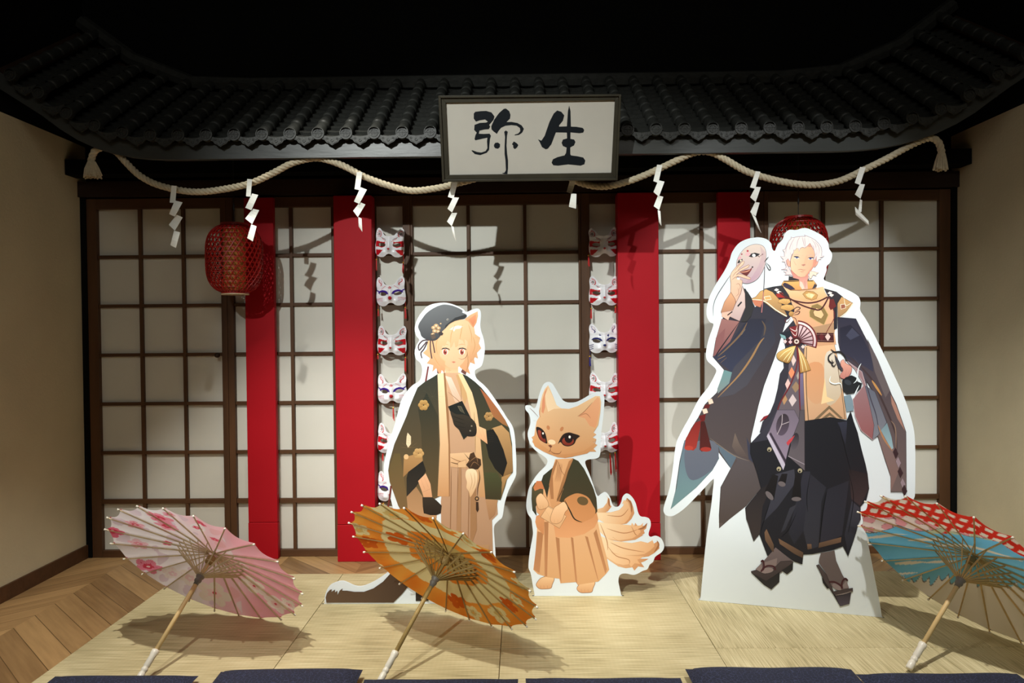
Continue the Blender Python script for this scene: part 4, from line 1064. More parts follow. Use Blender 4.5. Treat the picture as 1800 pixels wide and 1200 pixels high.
# dark fluffy foot + lower leg
A_.frame(560, 800, 3)
A_.poly([(42, 775), (38, 748), (45, 725), (60, 708), (72, 705), (66, 720), (88, 706), (86, 722), (100, 712), (100, 735), (112, 712), (128, 700), (124, 712), (150, 712), (190, 718), (240, 718), (290, 700), (340, 665), (385, 615), (440, 560), (520, 600), (480, 680), (440, 730), (400, 770), (395, 775)], (62, 44, 32), (98, 76, 58), d=(-1, .6))
A_.poly([(470, 640), (560, 640), (580, 700), (580, 765), (513, 767), (512, 700)], (60, 44, 34), (40, 30, 26))
A_.poly([(660, 480), (900, 470), (890, 700), (880, 765), (760, 765), (690, 700)], (178, 138, 100), (140, 104, 76))
A_.build('printed_figure', t)

# ---------------- small fox
FO = [(963, 671), (955, 676), (948, 693), (943, 712), (939, 717.5), (932, 712.5), (924, 713), (924, 720), (930, 728), (932.5, 743), (927.5, 762), (932, 780), (943, 793), (955, 801), (962, 808), (961, 816), (955, 823), (947, 831), (940, 840), (931, 855), (927, 870), (925, 888), (927.5, 902), (934, 912), (935.5, 923), (937, 937), (935, 950), (932.5, 963), (930, 980), (929, 997), (933, 1008), (936, 1025), (940, 1046.5), (941, 1047.3), (1015, 1047.3), (1091, 1047.3), (1092, 1046), (1089, 1032), (1087, 1020), (1090, 1010), (1100, 1007.5), (1115, 1010), (1130, 1003), (1138, 1000), (1142, 992), (1148, 987), (1152, 978), (1163, 970), (1167.5, 960), (1163, 947), (1153, 942), (1144, 944), (1140, 938), (1144, 923), (1142, 912.5), (1135, 909), (1127, 908), (1122, 901), (1117, 883), (1110, 872), (1102, 867.5), (1095, 873), (1092, 883), (1088, 890), (1082.5, 891), (1077, 887), (1072, 873), (1065, 865), (1057, 868), (1052, 872), (1048, 867), (1045, 858), (1037, 835), (1029, 815), (1032, 808), (1050, 805), (1055, 797), (1056, 780), (1057, 760), (1060, 735), (1062, 712), (1062, 698), (1058, 690), (1050, 688), (1040, 692), (1017, 705), (1003, 707.5), (992, 705), (985, 697), (975, 680), (970, 673)]
t, A_ = cutout('cardboard_cutout', (940, 1047.3), (1092, 1047.3), FO, 'small cardboard cutout of a standing fluffy-tailed fox in robe and pleated skirt')
A_.frame(900, 850, 6)
FU, FS, FD = (240, 206, 164), (214, 156, 108), (150, 98, 62)
# tails
for pts, tip in (([(890, 270), (960, 250), (1000, 200), (1010, 150), (990, 125), (1030, 160), (1035, 220), (1050, 240), (1010, 290), (900, 340)], 0),
        ([(900, 300), (1040, 300), (1150, 270), (1200, 220), (1205, 190), (1185, 200), (1210, 150), (1255, 180), (1280, 250), (1290, 310), (1260, 370), (1210, 420), (1150, 430), (1000, 420), (900, 360)], 1),
        ([(900, 400), (1040, 420), (1180, 430), (1290, 440), (1300, 410), (1330, 450), (1400, 440), (1428, 410), (1415, 470), (1390, 490), (1400, 520), (1370, 540), (1385, 540), (1300, 590), (1150, 610), (1020, 590), (920, 500)], 1),
        ([(940, 560), (1100, 620), (1300, 640), (1400, 620), (1480, 640), (1530, 610), (1525, 590), (1550, 650), (1555, 680), (1500, 730), (1440, 765), (1370, 775), (1200, 780), (1050, 740), (960, 650)], 1),
        ([(960, 650), (1080, 760), (1230, 780), (1350, 790), (1440, 790), (1400, 815), (1360, 830), (1395, 880), (1330, 870), (1290, 915), (1270, 880), (1200, 890), (1120, 870), (1030, 810), (990, 780), (930, 600)], 1)):
    A_.poly(pts, (236, 198, 154), (200, 140, 94), d=(1, .5))
    if tip: A_.poly([(p[0]*.93+60*.93, p[1]*.93+28) for p in pts], (244, 218, 180), (226, 172, 124), d=(1, .5))
for p in ([(1000, 330), (1150, 340), (1230, 260)], [(1000, 470), (1180, 520), (1330, 480)], [(1040, 620), (1180, 680), (1400, 720)], [(1010, 660), (1100, 760), (1230, 800), (1235, 850)], [(1260, 450), (1300, 530), (1320, 540)], [(1060, 560), (1120, 600)], [(930, 420), (1000, 600), (1010, 700)]): A_.stroke(p, 1.4, (180, 120, 78))
for p in ([(1210, 150), (1255, 210), (1262, 300)], [(1020, 150), (1022, 200), (1030, 240)], [(1425, 415), (1390, 460), (1330, 480)], [(1530, 600), (1545, 650), (1500, 720)]): A_.stroke(p, 3.2, (160, 104, 66))
# feet
for fx, fy in ((340, 1050), (770, 1090)):
    A_.poly([(fx-85, fy+20), (fx-70, fy-20), (fx-30, fy-60), (fx+40, fy-75), (fx+105, fy-55), (fx+85, fy+10), (fx+70, fy+50), (fx+10, fy+58), (fx-50, fy+55)], (236, 196, 150), (210, 156, 112), sm=True, line=(140, 92, 62), lw=.8)
    for k in (-40, -5, 32): A_.stroke([(fx+k, fy+20), (fx+k+4, fy+50)], 1, (140, 92, 62))
# skirt
A_.poly([(265, 450), (330, 380), (900, 380), (930, 520), (1000, 780), (1025, 905), (990, 950), (910, 1030), (690, 1065), (680, 1035), (510, 1048), (500, 1000), (375, 985), (270, 950), (225, 905), (250, 700)], (226, 176, 130), (212, 162, 114))
for p in ([(270, 500), (330, 520), (290, 940), (228, 905)], [(340, 400), (385, 400), (370, 980), (345, 970)], [(460, 560), (500, 575), (520, 1045), (505, 1000)], [(620, 560), (645, 570), (690, 1060), (670, 1030)], [(770, 550), (800, 560), (915, 1030), (900, 1000)], [(860, 520), (890, 480), (1000, 900), (985, 950)]):
    A_.poly(p, (176, 122, 82), (190, 134, 92))
# jacket lower
A_.poly([(455, 350), (560, 240), (880, 240), (910, 380), (870, 460), (760, 530), (600, 570), (460, 562), (440, 440)], (206, 142, 94), (222, 160, 112), sm=False); A_.poly([(255, 340), (345, 300), (335, 540), (260, 460), (245, 400)], (214, 150, 102), (200, 136, 90))
A_.poly([(230, 80), (330, 60), (520, 40), (560, 220), (450, 420), (350, 380), (260, 300)], (226, 172, 124), (206, 150, 104))
A_.frame(900, 660, 6)
A_.poly([(455, 880), (640, 870), (600, 1000), (560, 1150), (540, 1330), (420, 1400), (380, 1250), (410, 1050)], (224, 172, 124), (206, 150, 102))
A_.poly([(470, 900), (440, 960), (330, 1050), (310, 1110), (345, 1200), (370, 1290), (400, 1120), (440, 960)], (60, 62, 44), (48, 46, 36)); A_.poly([(430, 960), (470, 880), (480, 900), (430, 1060), (440, 1300), (410, 1300), (390, 1150)], (170, 118, 78))
A_.poly([(310, 1110), (240, 1130), (210, 1180), (205, 1300), (215, 1420), (260, 1480), (250, 1380), (330, 1260), (330, 1180)], (92, 82, 54), (50, 52, 42))
A_.poly([(260, 1110), (310, 1110), (345, 1200), (300, 1190), (240, 1215), (225, 1180)], (196, 120, 76))
A_.poly([(640, 870), (700, 900), (760, 980), (810, 1080), (860, 1190), (890, 1290), (900, 1430), (860, 1480), (740, 1500), (680, 1480), (600, 1360), (480, 1320), (480, 1330), (540, 1200), (580, 1020)], (62, 62, 44), (70, 58, 40))
A_.poly([(600, 900), (650, 870), (590, 1010), (545, 1170), (500, 1330), (470, 1310), (520, 1130)], (182, 128, 84), (150, 104, 66))
A_.poly([(550, 1310), (620, 1260), (700, 1240), (800, 1280), (850, 1360), (880, 1420), (860, 1490), (780, 1530), (720, 1550), (660, 1530), (620, 1430), (580, 1360)], (196, 134, 84), (206, 142, 92), sm=True); A_.stroke([(555, 1310), (610, 1420), (660, 1510), (740, 1545)], 2.4, (40, 40, 30)); A_.ell(745, 1320, 60, 45, (104, 84, 54), rot=.3)
for k in range(6): A_.stroke([(470+12*k, 900+6*k), (475+9*k, 1000), (450+12*k, 1120)], .8, (170, 118, 80))
A_.stroke([(480, 890), (520, 1000), (560, 1060)], 1, (150, 104, 70)); A_.stroke([(470, 1330), (540, 1180), (640, 900)], 1.4, (70, 54, 36))
# paws + envelope
A_.poly([(300, 1490), (380, 1370), (560, 1470), (575, 1480), (500, 1610)], (236, 192, 146), (214, 166, 120), line=(150, 104, 70), lw=.7); A_.stroke([(350, 1420), (450, 1560)], .7, (170, 120, 84)); A_.stroke([(380, 1380), (450, 1420)], 2, (50, 42, 32))
A_.poly([(255, 1290), (300, 1240), (340, 1270), (375, 1320), (385, 1370), (350, 1400), (290, 1410), (265, 1370)], (240, 198, 154), (218, 168, 122), sm=True, line=(150, 104, 70), lw=.7)
A_.poly([(550, 1330), (590, 1400), (560, 1440), (530, 1520), (480, 1560), (420, 1550), (405, 1500), (440, 1400), (490, 1360)], (242, 200, 156), (222, 170, 124), sm=True, line=(150, 104, 70), lw=.7)
for k in range(2): A_.stroke([(450+35*k, 1515), (445+35*k, 1550)], .8, (150, 104, 70)); A_.stroke([(295+30*k, 1370), (300+30*k, 1405)], .8, (150, 104, 70))
# head
A_.poly([(380, 100), (345, 140), (320, 200), (300, 280), (285, 370), (290, 430), (260, 480), (245, 560), (235, 630), (205, 650), (225, 680), (215, 700), (245, 730), (240, 745), (330, 800), (400, 830), (480, 860), (560, 868), (640, 855), (700, 830), (790, 820), (780, 800), (890, 800), (860, 770), (900, 730), (860, 710), (890, 670), (850, 650), (890, 620), (860, 600), (910, 520), (930, 400), (940, 280), (925, 215), (880, 215), (780, 270), (690, 320), (600, 350), (520, 345), (470, 310), (430, 210), (405, 150)], (240, 204, 160), (206, 148, 98))
A_.poly([(900, 225), (925, 240), (930, 340), (905, 470), (880, 550), (820, 530), (770, 450), (700, 430), (780, 370)], (232, 172, 130), (226, 160, 116)); A_.poly([(375, 120), (345, 170), (320, 260), (310, 380), (330, 400), (350, 330), (345, 220)], (222, 148, 110)); A_.poly([(385, 130), (430, 220), (470, 310), (520, 345), (440, 350), (380, 380), (360, 300), (350, 200)], (244, 214, 176))
A_.poly([(250, 600), (300, 720), (400, 790), (520, 830), (640, 820), (760, 790), (860, 720), (890, 670), (860, 770), (790, 820), (700, 840), (560, 868), (400, 830), (240, 745), (215, 690)], (220, 164, 112), (198, 140, 92))
A_.stroke([(690, 430), (760, 380), (850, 280)], 1.2, (170, 110, 76)); A_.stroke([(700, 430), (780, 400), (830, 450)], 1, (170, 110, 76)); A_.stroke([(300, 330), (290, 400), (300, 440)], 1, (180, 120, 84))
A_.ell(382, 548, 17, 24, (196, 130, 86), rot=-.3); A_.ell(525, 562, 17, 26, (196, 130, 86), rot=.5)
A_.poly([(255, 545), (290, 545), (330, 575), (355, 620), (368, 680), (370, 715), (330, 700), (290, 670), (265, 610)], (44, 32, 28), sm=True); A_.poly([(272, 580), (300, 580), (340, 640), (355, 700), (320, 690), (285, 650)], (160, 70, 50), (120, 44, 34), sm=True); A_.ell(330, 625, 22, 42, (34, 24, 24), rot=-.25); A_.ell(327, 608, 9, 12, (250, 240, 230))
A_.poly([(485, 720), (510, 660), (545, 615), (600, 598), (650, 610), (715, 635), (680, 670), (655, 720), (600, 745), (545, 735), (510, 700)], (44, 32, 28), sm=True); A_.ell(590, 690, 62, 46, (164, 72, 50), (120, 44, 34)); A_.ell(598, 660, 44, 50, (34, 24, 24)); A_.ell(608, 646, 12, 15, (252, 244, 236))
A_.poly([(380, 735), (405, 728), (425, 745), (408, 762)], (120, 72, 52)); A_.stroke([(405, 760), (402, 790), (385, 800)], 1, (110, 66, 46)); A_.stroke([(402, 790), (440, 818), (500, 820), (520, 790)], 1, (110, 66, 46)); A_.ell(420, 700, 40, 26, (246, 216, 176), rot=.2)
for p in ([(185, 340), (230, 380), (280, 438)], [(225, 474), (255, 474)], [(700, 640), (730, 636)], [(860, 580), (885, 560)], [(850, 690), (890, 740)]): A_.stroke(p, .8, (130, 96, 70))
A_.build('printed_figure', t)

# ---------------- tall white-haired figure
MO = [(1335, 417), (1326, 417.5), (1313, 420), (1298, 428), (1287, 443), (1282.5, 457), (1275, 473), (1267, 486), (1258, 500), (1247, 522), (1242, 543), (1243, 557), (1248, 566), (1254, 569), (1252, 578), (1245, 598), (1241, 620), (1243, 633), (1251, 641), (1259, 650), (1256, 660), (1245, 680), (1228, 702), (1212, 733), (1197, 760), (1188, 782), (1182, 828), (1176.5, 859.5), (1166.5, 892), (1169, 903.5), (1178, 907), (1188, 904), (1206, 890.7), (1233, 863), (1252, 843), (1254.8, 844), (1253, 862), (1250, 890), (1243, 935), (1237, 990), (1231.5, 1050), (1232, 1054.6), (1290, 1060), (1380, 1068.5), (1470, 1077.5), (1548, 1085), (1550, 1083), (1545, 1052), (1537, 1012), (1529, 970), (1522, 934), (1526, 915), (1545, 897), (1570, 889), (1597, 884), (1607, 875), (1608.5, 860), (1609, 820), (1608.8, 787), (1606.7, 757), (1598.7, 725), (1590, 700), (1580, 677), (1561, 637), (1540, 594.7), (1522.7, 562), (1512, 545), (1512.5, 532), (1508, 520), (1487, 508), (1466, 499), (1449, 492), (1450, 484), (1453, 475), (1453, 468), (1460, 460), (1463, 447), (1457.5, 437), (1456, 427), (1449, 417), (1437, 409), (1420, 401.5), (1410, 401), (1400, 404), (1387, 404), (1379, 411), (1376, 420), (1367, 430), (1362, 440.5), (1357.5, 437), (1355, 427), (1347, 420)]
t, A_ = cutout('cardboard_cutout', (1232, 1055), (1550, 1085), MO, 'tall cardboard cutout of a white-haired man in dark robes holding up a pale mask')
NV, NV2 = (40, 42, 58), (60, 60, 72)
A_.frame(0, 0, 1)
# hanging sleeve and robe, left
A_.poly([(1268, 563), (1300, 520), (1310, 507), (1320, 525), (1327, 540), (1341, 530), (1363, 547), (1384, 556), (1378, 575), (1373, 592), (1367, 612), (1360, 632), (1343, 677), (1333, 712), (1319.5, 771), (1321, 800), (1330, 822), (1338, 858), (1312, 887), (1290, 905), (1264, 928), (1264, 905), (1267, 856), (1284.7, 823), (1262.7, 793.5), (1263.6, 805.4), (1251.7, 826.5), (1224, 856), (1179, 894), (1187.5, 863), (1195, 810), (1202, 779), (1215, 753), (1228, 733), (1239, 711), (1260, 690), (1273, 650), (1253, 627), (1258, 598)], (36, 38, 54), (92, 80, 76), line=(44, 40, 44), lw=.8)
A_.frame(1160, 700, 5.454)
A_.poly([(235, 400), (330, 470), (470, 395), (560, 450), (565, 580), (500, 690), (350, 850), (105, 1060), (160, 850), (195, 600)], (92, 106, 122), (112, 144, 146)); A_.poly([(240, 500), (330, 420), (480, 400), (555, 460), (555, 590), (480, 700), (320, 785), (250, 700)], (96, 100, 112), (92, 98, 112), sm=True)
A_.poly([(560, 450), (735, 560), (680, 670), (575, 510)], (88, 104, 118))
A_.poly([(600, 480), (720, 540), (740, 600), (680, 680), (590, 850), (565, 1190), (620, 1195), (830, 1030), (970, 860), (910, 640), (840, 590)], (84, 78, 82), (78, 68, 64))
A_.poly([(720, 330), (760, 430), (860, 590), (740, 540), (690, 460)], (110, 96, 88), (78, 68, 68)); A_.poly([(830, 370), (880, 480), (920, 640), (850, 580)], (56, 58, 74)); A_.stroke([(480, 380), (640, 500), (740, 560), (860, 600)], 1.6, (120, 108, 98))
A_.poly([(370, 170), (440, 150), (430, 210), (400, 230)], (96, 24, 24)); A_.poly([(340, 230), (400, 210), (350, 470), (320, 500), (235, 475), (250, 380)], (120, 34, 32), (150, 50, 42)); A_.poly([(390, 220), (430, 220), (495, 480), (400, 510), (380, 490)], (60, 24, 22), (80, 30, 28)); A_.ell(278, 475, 42, 22, (170, 60, 48)); A_.ell(440, 488, 52, 22, (150, 50, 42))
for cx, cy2 in ((485, 30), (432, 122)): A_.poly([(cx-28, cy2-16), (cx+14, cy2-28), (cx+30, cy2+14), (cx-12, cy2+28)], (232, 200, 180))
A_.poly([(430, 60), (485, 55), (470, 95), (420, 95)], (90, 30, 30))
A_.frame(1220, 560, 6)
A_.poly([(290, 0), (480, 30), (380, 240), (250, 370), (200, 400), (230, 230)], (150, 104, 100), (120, 76, 78)); A_.poly([(230, 200), (330, 100), (300, 300), (215, 390)], (130, 84, 84))
A_.poly([(200, 405), (250, 370), (390, 240), (520, 60), (600, 0), (760, 0), (700, 230), (520, 480), (420, 580)], (34, 36, 52), (50, 54, 74)); A_.poly([(430, 500), (700, 220), (740, 60), (830, 0), (860, 240), (700, 480), (560, 700), (420, 800), (260, 830)], (44, 46, 60), (72, 70, 78))
A_.poly([(320, 540), (400, 565), (370, 680), (250, 790), (245, 740)], (100, 140, 142), (120, 130, 130))
for p, w_, c in (([(560, 40), (520, 120), (460, 200), (340, 320), (250, 400)], 3, (112, 88, 66)), ([(740, 200), (690, 260), (600, 420), (470, 600), (250, 830)], 3.4, (150, 116, 78)), ([(715, 20), (750, 90), (735, 180)], 2.6, (92, 76, 62)), ([(250, 430), (330, 390)], 2.6, (190, 146, 90)), ([(280, 465), (345, 410)], 1.6, (150, 116, 74)), ([(540, 110), (500, 170)], 1, (210, 190, 150)), ([(480, 30), (260, 340), (235, 395)], 2, (20, 22, 30))): A_.stroke(p, w_, c)
# robe body behind the tabard
A_.poly([(930, 150), (1060, 0), (1165, 100), (1165, 1200), (800, 1200), (690, 1200), (720, 1090), (800, 990), (845, 880), (880, 740), (905, 580), (945, 520), (940, 460), (960, 300)], (50, 48, 58), (52, 50, 60))
A_.poly([(1000, 470), (1050, 300), (1160, 300), (1165, 1180), (820, 1180), (900, 900), (990, 700)], (96, 86, 96), (104, 94, 100))
A_.poly([(905, 150), (1000, 130), (1060, 60), (1000, 210), (960, 220), (905, 170)], (30, 34, 44)); A_.poly([(905, 160), (960, 180), (975, 220), (920, 200)], (120, 160, 164))
for x, y, w_, h_2, c in ((1030, 570, 34, 62, (226, 140, 100)), (990, 690, 30, 60, (226, 186, 180)), (1075, 720, 44, 60, (150, 124, 96)), (955, 850, 30, 60, (176, 136, 100)), (1040, 860, 42, 66, (206, 190, 190)), (1050, 440, 26, 60, (222, 196, 190)), (1100, 600, 20, 44, (170, 160, 150))):
    A_.poly([(x, y-h_2), (x+w_, y), (x-6, y+h_2), (x-w_, y)], c)
A_.poly([(1110, 560), (1160, 560), (1160, 900), (1110, 940)], (120, 108, 140), (96, 88, 110))
# tabard
A_.poly([(1165, 290), (1310, 255), (1475, 250), (1510, 400), (1545, 560), (1575, 790), (1610, 1060), (1400, 1045), (1170, 1082), (1150, 560)], (226, 182, 140), (200, 158, 124), line=(110, 84, 60)); A_.poly([(1190, 500), (1350, 480), (1390, 760), (1300, 900), (1190, 800)], (212, 152, 108), (206, 158, 120), sm=True); A_.poly([(1380, 400), (1490, 380), (1560, 760), (1400, 900)], (216, 206, 190), (200, 180, 152), sm=True); A_.poly([(1380, 620), (1400, 820), (1480, 860), (1340, 900)], (240, 206, 156))
A_.stroke([(1185, 300), (1182, 700), (1205, 1070)], 1.6, (110, 88, 64), taper=False); A_.stroke([(1500, 400), (1560, 800), (1590, 1055)], 1.2, (120, 98, 74), taper=False)
A_.poly([(1255, 1072), (1425, 915), (1570, 1050), (1540, 1052), (1425, 950), (1300, 1068)], (122, 102, 78)); A_.poly([(1320, 1068), (1430, 985), (1510, 1055), (1480, 1050), (1430, 1020), (1370, 1062)], (122, 102, 78))
# chest
A_.frame(1220, 380, 6)
A_.poly([(930, 730), (1120, 772), (1290, 755), (1350, 745), (1400, 830), (1440, 900), (1500, 940), (1510, 1100), (1480, 1230), (1500, 1350), (1300, 1370), (1100, 1200), (1000, 1000)], (230, 180, 140), (206, 156, 118))
A_.poly([(930, 720), (1000, 760), (1120, 800), (1290, 780), (1360, 740), (1400, 850), (1280, 900), (1160, 890), (1000, 840)], (238, 204, 160), (222, 170, 120))
A_.poly([(1095, 1130), (1200, 1180), (1300, 1160), (1480, 1120), (1480, 1240), (1200, 1260)], (176, 140, 108))
A_.poly([(1145, 820), (1185, 785), (1260, 795), (1305, 830), (1290, 870), (1240, 885), (1180, 865)], (196, 150, 90), line=(110, 80, 50)); A_.poly([(1175, 825), (1210, 808), (1275, 825), (1240, 868), (1195, 850)], (240, 206, 150)); A_.ell(1240, 835, 16, 20, (250, 226, 170))
A_.poly([(1215, 1010), (1240, 940), (1300, 920), (1370, 960), (1415, 1040), (1370, 1145), (1300, 1110), (1220, 1060)], (140, 116, 72), line=(200, 170, 110), lw=1.2); A_.poly([(1255, 1010), (1290, 965), (1345, 990), (1370, 1040), (1340, 1080), (1270, 1050)], (236, 190, 142), line=(90, 70, 44))
# shoulders
A_.poly([(735, 765), (830, 742), (930, 728), (1000, 830), (1060, 1000), (1000, 1080), (960, 1100), (900, 900), (820, 800)], (42, 40, 46), (36, 38, 52)); A_.poly([(1370, 760), (1500, 795), (1570, 850), (1510, 930), (1510, 1180), (1475, 1200), (1470, 1000), (1430, 880)], (46, 42, 48), (34, 34, 44))
A_.poly([(600, 870), (650, 850), (700, 790), (760, 768), (830, 800), (900, 880), (945, 970), (985, 1055), (955, 1055), (850, 990), (740, 905), (640, 890)], (214, 168, 106), (150, 116, 80), line=(90, 64, 40)); A_.stroke([(605, 880), (740, 895), (860, 985), (978, 1055)], 2, (240, 230, 206), taper=False); A_.poly([(738, 850), (800, 840), (815, 875), (752, 885)], (214, 168, 106), line=(244, 236, 214), lw=1); A_.poly([(610, 880), (725, 890), (700, 960), (640, 940)], (196, 120, 90))
A_.poly([(1555, 848), (1675, 915), (1600, 1010), (1515, 1075), (1512, 920)], (206, 160, 104), (160, 126, 90), line=(90, 64, 40)); A_.stroke([(1675, 918), (1600, 1020), (1515, 1078)], 1.6, (240, 230, 206), taper=False); A_.poly([(1545, 930), (1590, 925), (1600, 965), (1550, 980)], (150, 90, 70), line=(244, 236, 214), lw=1); A_.stroke([(1580, 860), (1600, 940), (1660, 910)], 1, (244, 236, 214))
for cx, cy2 in ((870, 775), (895, 800), (1432, 808), (1450, 832)): A_.poly([(cx-26, cy2+4), (cx-4, cy2-16), (cx+26, cy2-4), (cx+2, cy2+18)], (236, 224, 220))
A_.poly([(862, 822), (930, 806), (970, 860), (880, 856)], (160, 40, 34))
for p in ([(900, 800), (1000, 870), (1170, 912), (1300, 900), (1410, 850)], [(965, 840), (1120, 930), (1250, 975), (1340, 978), (1420, 850)]): A_.stroke(p, 2.6, (76, 34, 34), taper=False)
A_.stroke([(1425, 850), (1460, 960), (1480, 1060), (1420, 1180), (1380, 1250)], 1.2, (110, 40, 40), taper=False); A_.poly([(1430, 880), (1470, 870), (1500, 950), (1440, 990), (1420, 950)], (104, 36, 36))
for cx, cy2, s_ in ((945, 905, 1), (975, 970, 1.1)):
    A_.poly([(cx+30*s_, cy2+30*s_), (cx-60*s_, cy2+5), (cx-50*s_, cy2-25*s_), (cx, cy2-38*s_), (cx+60*s_, cy2-30*s_), (cx+75*s_, cy2)], (224, 180, 112), (190, 140, 80), line=(100, 70, 40))
    for k in range(3): A_.stroke([(cx+28*s_, cy2+26*s_), (cx-30*s_+30*k, cy2-26*s_)], .7, (120, 84, 50))
A_.ell(1025, 1030, 26, 28, (206, 160, 96), (150, 110, 60)); A_.stroke([(1030, 1010), (1080, 960), (1120, 970), (1060, 1010)], 1.6, (56, 30, 34)); A_.stroke([(1040, 1030), (1110, 1000), (1100, 1030), (1050, 1040)], 1.6, (76, 34, 38)); A_.stroke([(1010, 1060), (960, 1090), (980, 1120), (1020, 1070)], 1.2, (96, 36, 40)); A_.stroke([(1030, 1060), (1080, 1100), (1090, 1300)], 1.2, (96, 36, 40))
# collar, neck
A_.frame(1350, 400, 10)
A_.poly([(365, 850), (460, 870), (700, 870), (715, 900), (715, 930), (360, 930)], (40, 38, 42)); A_.poly([(235, 1010), (275, 935), (550, 925), (690, 925), (795, 922), (860, 1010), (840, 1070), (560, 1100), (400, 1100)], (232, 180, 106), (214, 150, 90), line=(90, 60, 40)); A_.stroke([(280, 945), (420, 945), (545, 938)], 1.2, (30, 26, 24), taper=False); A_.stroke([(690, 938), (790, 938)], 1.2, (30, 26, 24), taper=False)
A_.poly([(255, 1000), (290, 968), (340, 985), (420, 1030), (478, 1085), (400, 1092), (310, 1055)], (52, 44, 66), line=(90, 60, 40)); A_.poly([(822, 978), (858, 1020), (830, 1060), (775, 1072)], (60, 54, 66))
A_.poly([(400, 740), (520, 830), (700, 800), (712, 880), (690, 930), (700, 1075), (600, 1088), (552, 1020), (545, 910), (440, 880)], (204, 124, 112), (226, 176, 160)); A_.stroke([(645, 930), (650, 1000), (650, 1075)], .7, (170, 120, 114)); A_.poly([(560, 940), (600, 960), (640, 1060), (600, 1085), (560, 1020)], (236, 204, 186))
# ears, face
A_.poly([(320, 580), (350, 545), (390, 590), (390, 690), (345, 670)], (232, 170, 150), line=(170, 110, 100), lw=.5); A_.poly([(845, 590), (885, 590), (870, 640), (815, 705), (810, 660)], (226, 160, 140), line=(170, 110, 100), lw=.5)
A_.poly([(450, 360), (430, 480), (398, 560), (395, 660), (402, 740), (450, 790), (525, 856), (575, 872), (640, 866), (700, 820), (765, 740), (825, 650), (852, 560), (845, 470), (800, 350), (640, 300)], (242, 208, 172), (226, 170, 138), d=(1, .35), line=(176, 112, 96), lw=.5)
A_.poly([(700, 820), (765, 740), (825, 650), (850, 560), (845, 480), (800, 560), (780, 680), (720, 760), (640, 866)], (222, 150, 128)); A_.poly([(660, 500), (700, 480), (690, 620), (660, 655), (620, 660)], (232, 180, 146))
A_.poly([(440, 512), (470, 500), (530, 505), (565, 535), (520, 522), (470, 520)], (50, 44, 62)); A_.poly([(450, 522), (560, 530), (530, 546), (470, 540)], (244, 236, 232)); A_.ell(505, 528, 20, 13, (70, 84, 140)); A_.poly([(690, 536), (730, 520), (790, 520), (815, 545), (760, 536)], (50, 44, 62)); A_.poly([(700, 542), (800, 540), (780, 562), (720, 560)], (244, 236, 232)); A_.ell(745, 546, 21, 14, (60, 76, 150))
A_.stroke([(430, 485), (500, 470), (560, 492)], 1, (206, 176, 166)); A_.stroke([(690, 500), (740, 480), (800, 490)], 1, (206, 176, 166)); A_.stroke([(590, 495), (620, 485)], .6, (190, 130, 110)); A_.poly([(580, 652), (640, 640), (664, 652), (622, 678)], (186, 126, 112)); A_.stroke([(520, 742), (570, 732), (610, 742), (665, 742)], .9, (180, 110, 96)); A_.stroke([(560, 770), (600, 778), (635, 768)], 1, (206, 140, 118)); A_.stroke([(440, 560), (480, 640), (500, 660)], .5, (206, 150, 130))
# hair
HA, HS = (240, 230, 228), (196, 172, 180)
A_.poly([(300, 380), (330, 300), (370, 230), (410, 190), (400, 165), (440, 180), (500, 162), (600, 152), (660, 158), (635, 130), (700, 155), (760, 180), (830, 220), (890, 280), (930, 340), (948, 420), (940, 500), (990, 495), (955, 520), (910, 530), (935, 560), (890, 560), (870, 600), (850, 585), (848, 500), (830, 560), (800, 570), (825, 480), (815, 420), (780, 350), (735, 270), (700, 315), (650, 355), (600, 345), (560, 370), (545, 425), (535, 370), (500, 360), (480, 400), (455, 390), (450, 440), (415, 480), (400, 540), (385, 600), (350, 545), (318, 580), (330, 650), (365, 700), (395, 760), (440, 860), (395, 830), (350, 830), (290, 830), (320, 800), (270, 770), (340, 770), (330, 740), (230, 735), (300, 720), (320, 690), (290, 600), (245, 600), (270, 560), (215, 500), (290, 510), (285, 430), (255, 390)], HA, (226, 208, 208), line=(160, 134, 146), lw=.8)
A_.poly([(735, 760), (800, 770), (850, 785), (890, 790), (850, 815), (850, 850), (790, 830), (760, 890), (730, 900), (715, 850)], (236, 214, 196), line=(170, 140, 136), lw=.7)
for p in ([(640, 170), (650, 260), (655, 350)], [(560, 160), (520, 240), (500, 350)], [(470, 180), (420, 260), (380, 370), (400, 480)], [(700, 180), (720, 260)], [(760, 200), (830, 300), (850, 420), (840, 500)], [(820, 240), (890, 340), (900, 460)], [(360, 260), (320, 360), (310, 460)], [(600, 160), (620, 250), (640, 340)], [(440, 280), (420, 380)], [(780, 300), (800, 360), (820, 460)], [(330, 520), (290, 560)], [(340, 700), (370, 780)]): A_.stroke(p, 1.1, HS)
A_.poly([(690, 330), (735, 275), (770, 340), (720, 340)], (214, 160, 140)); A_.poly([(800, 300), (870, 380), (900, 480), (860, 540), (850, 440)], (232, 214, 216)); A_.poly([(330, 400), (400, 380), (380, 480), (320, 500)], (234, 220, 222))
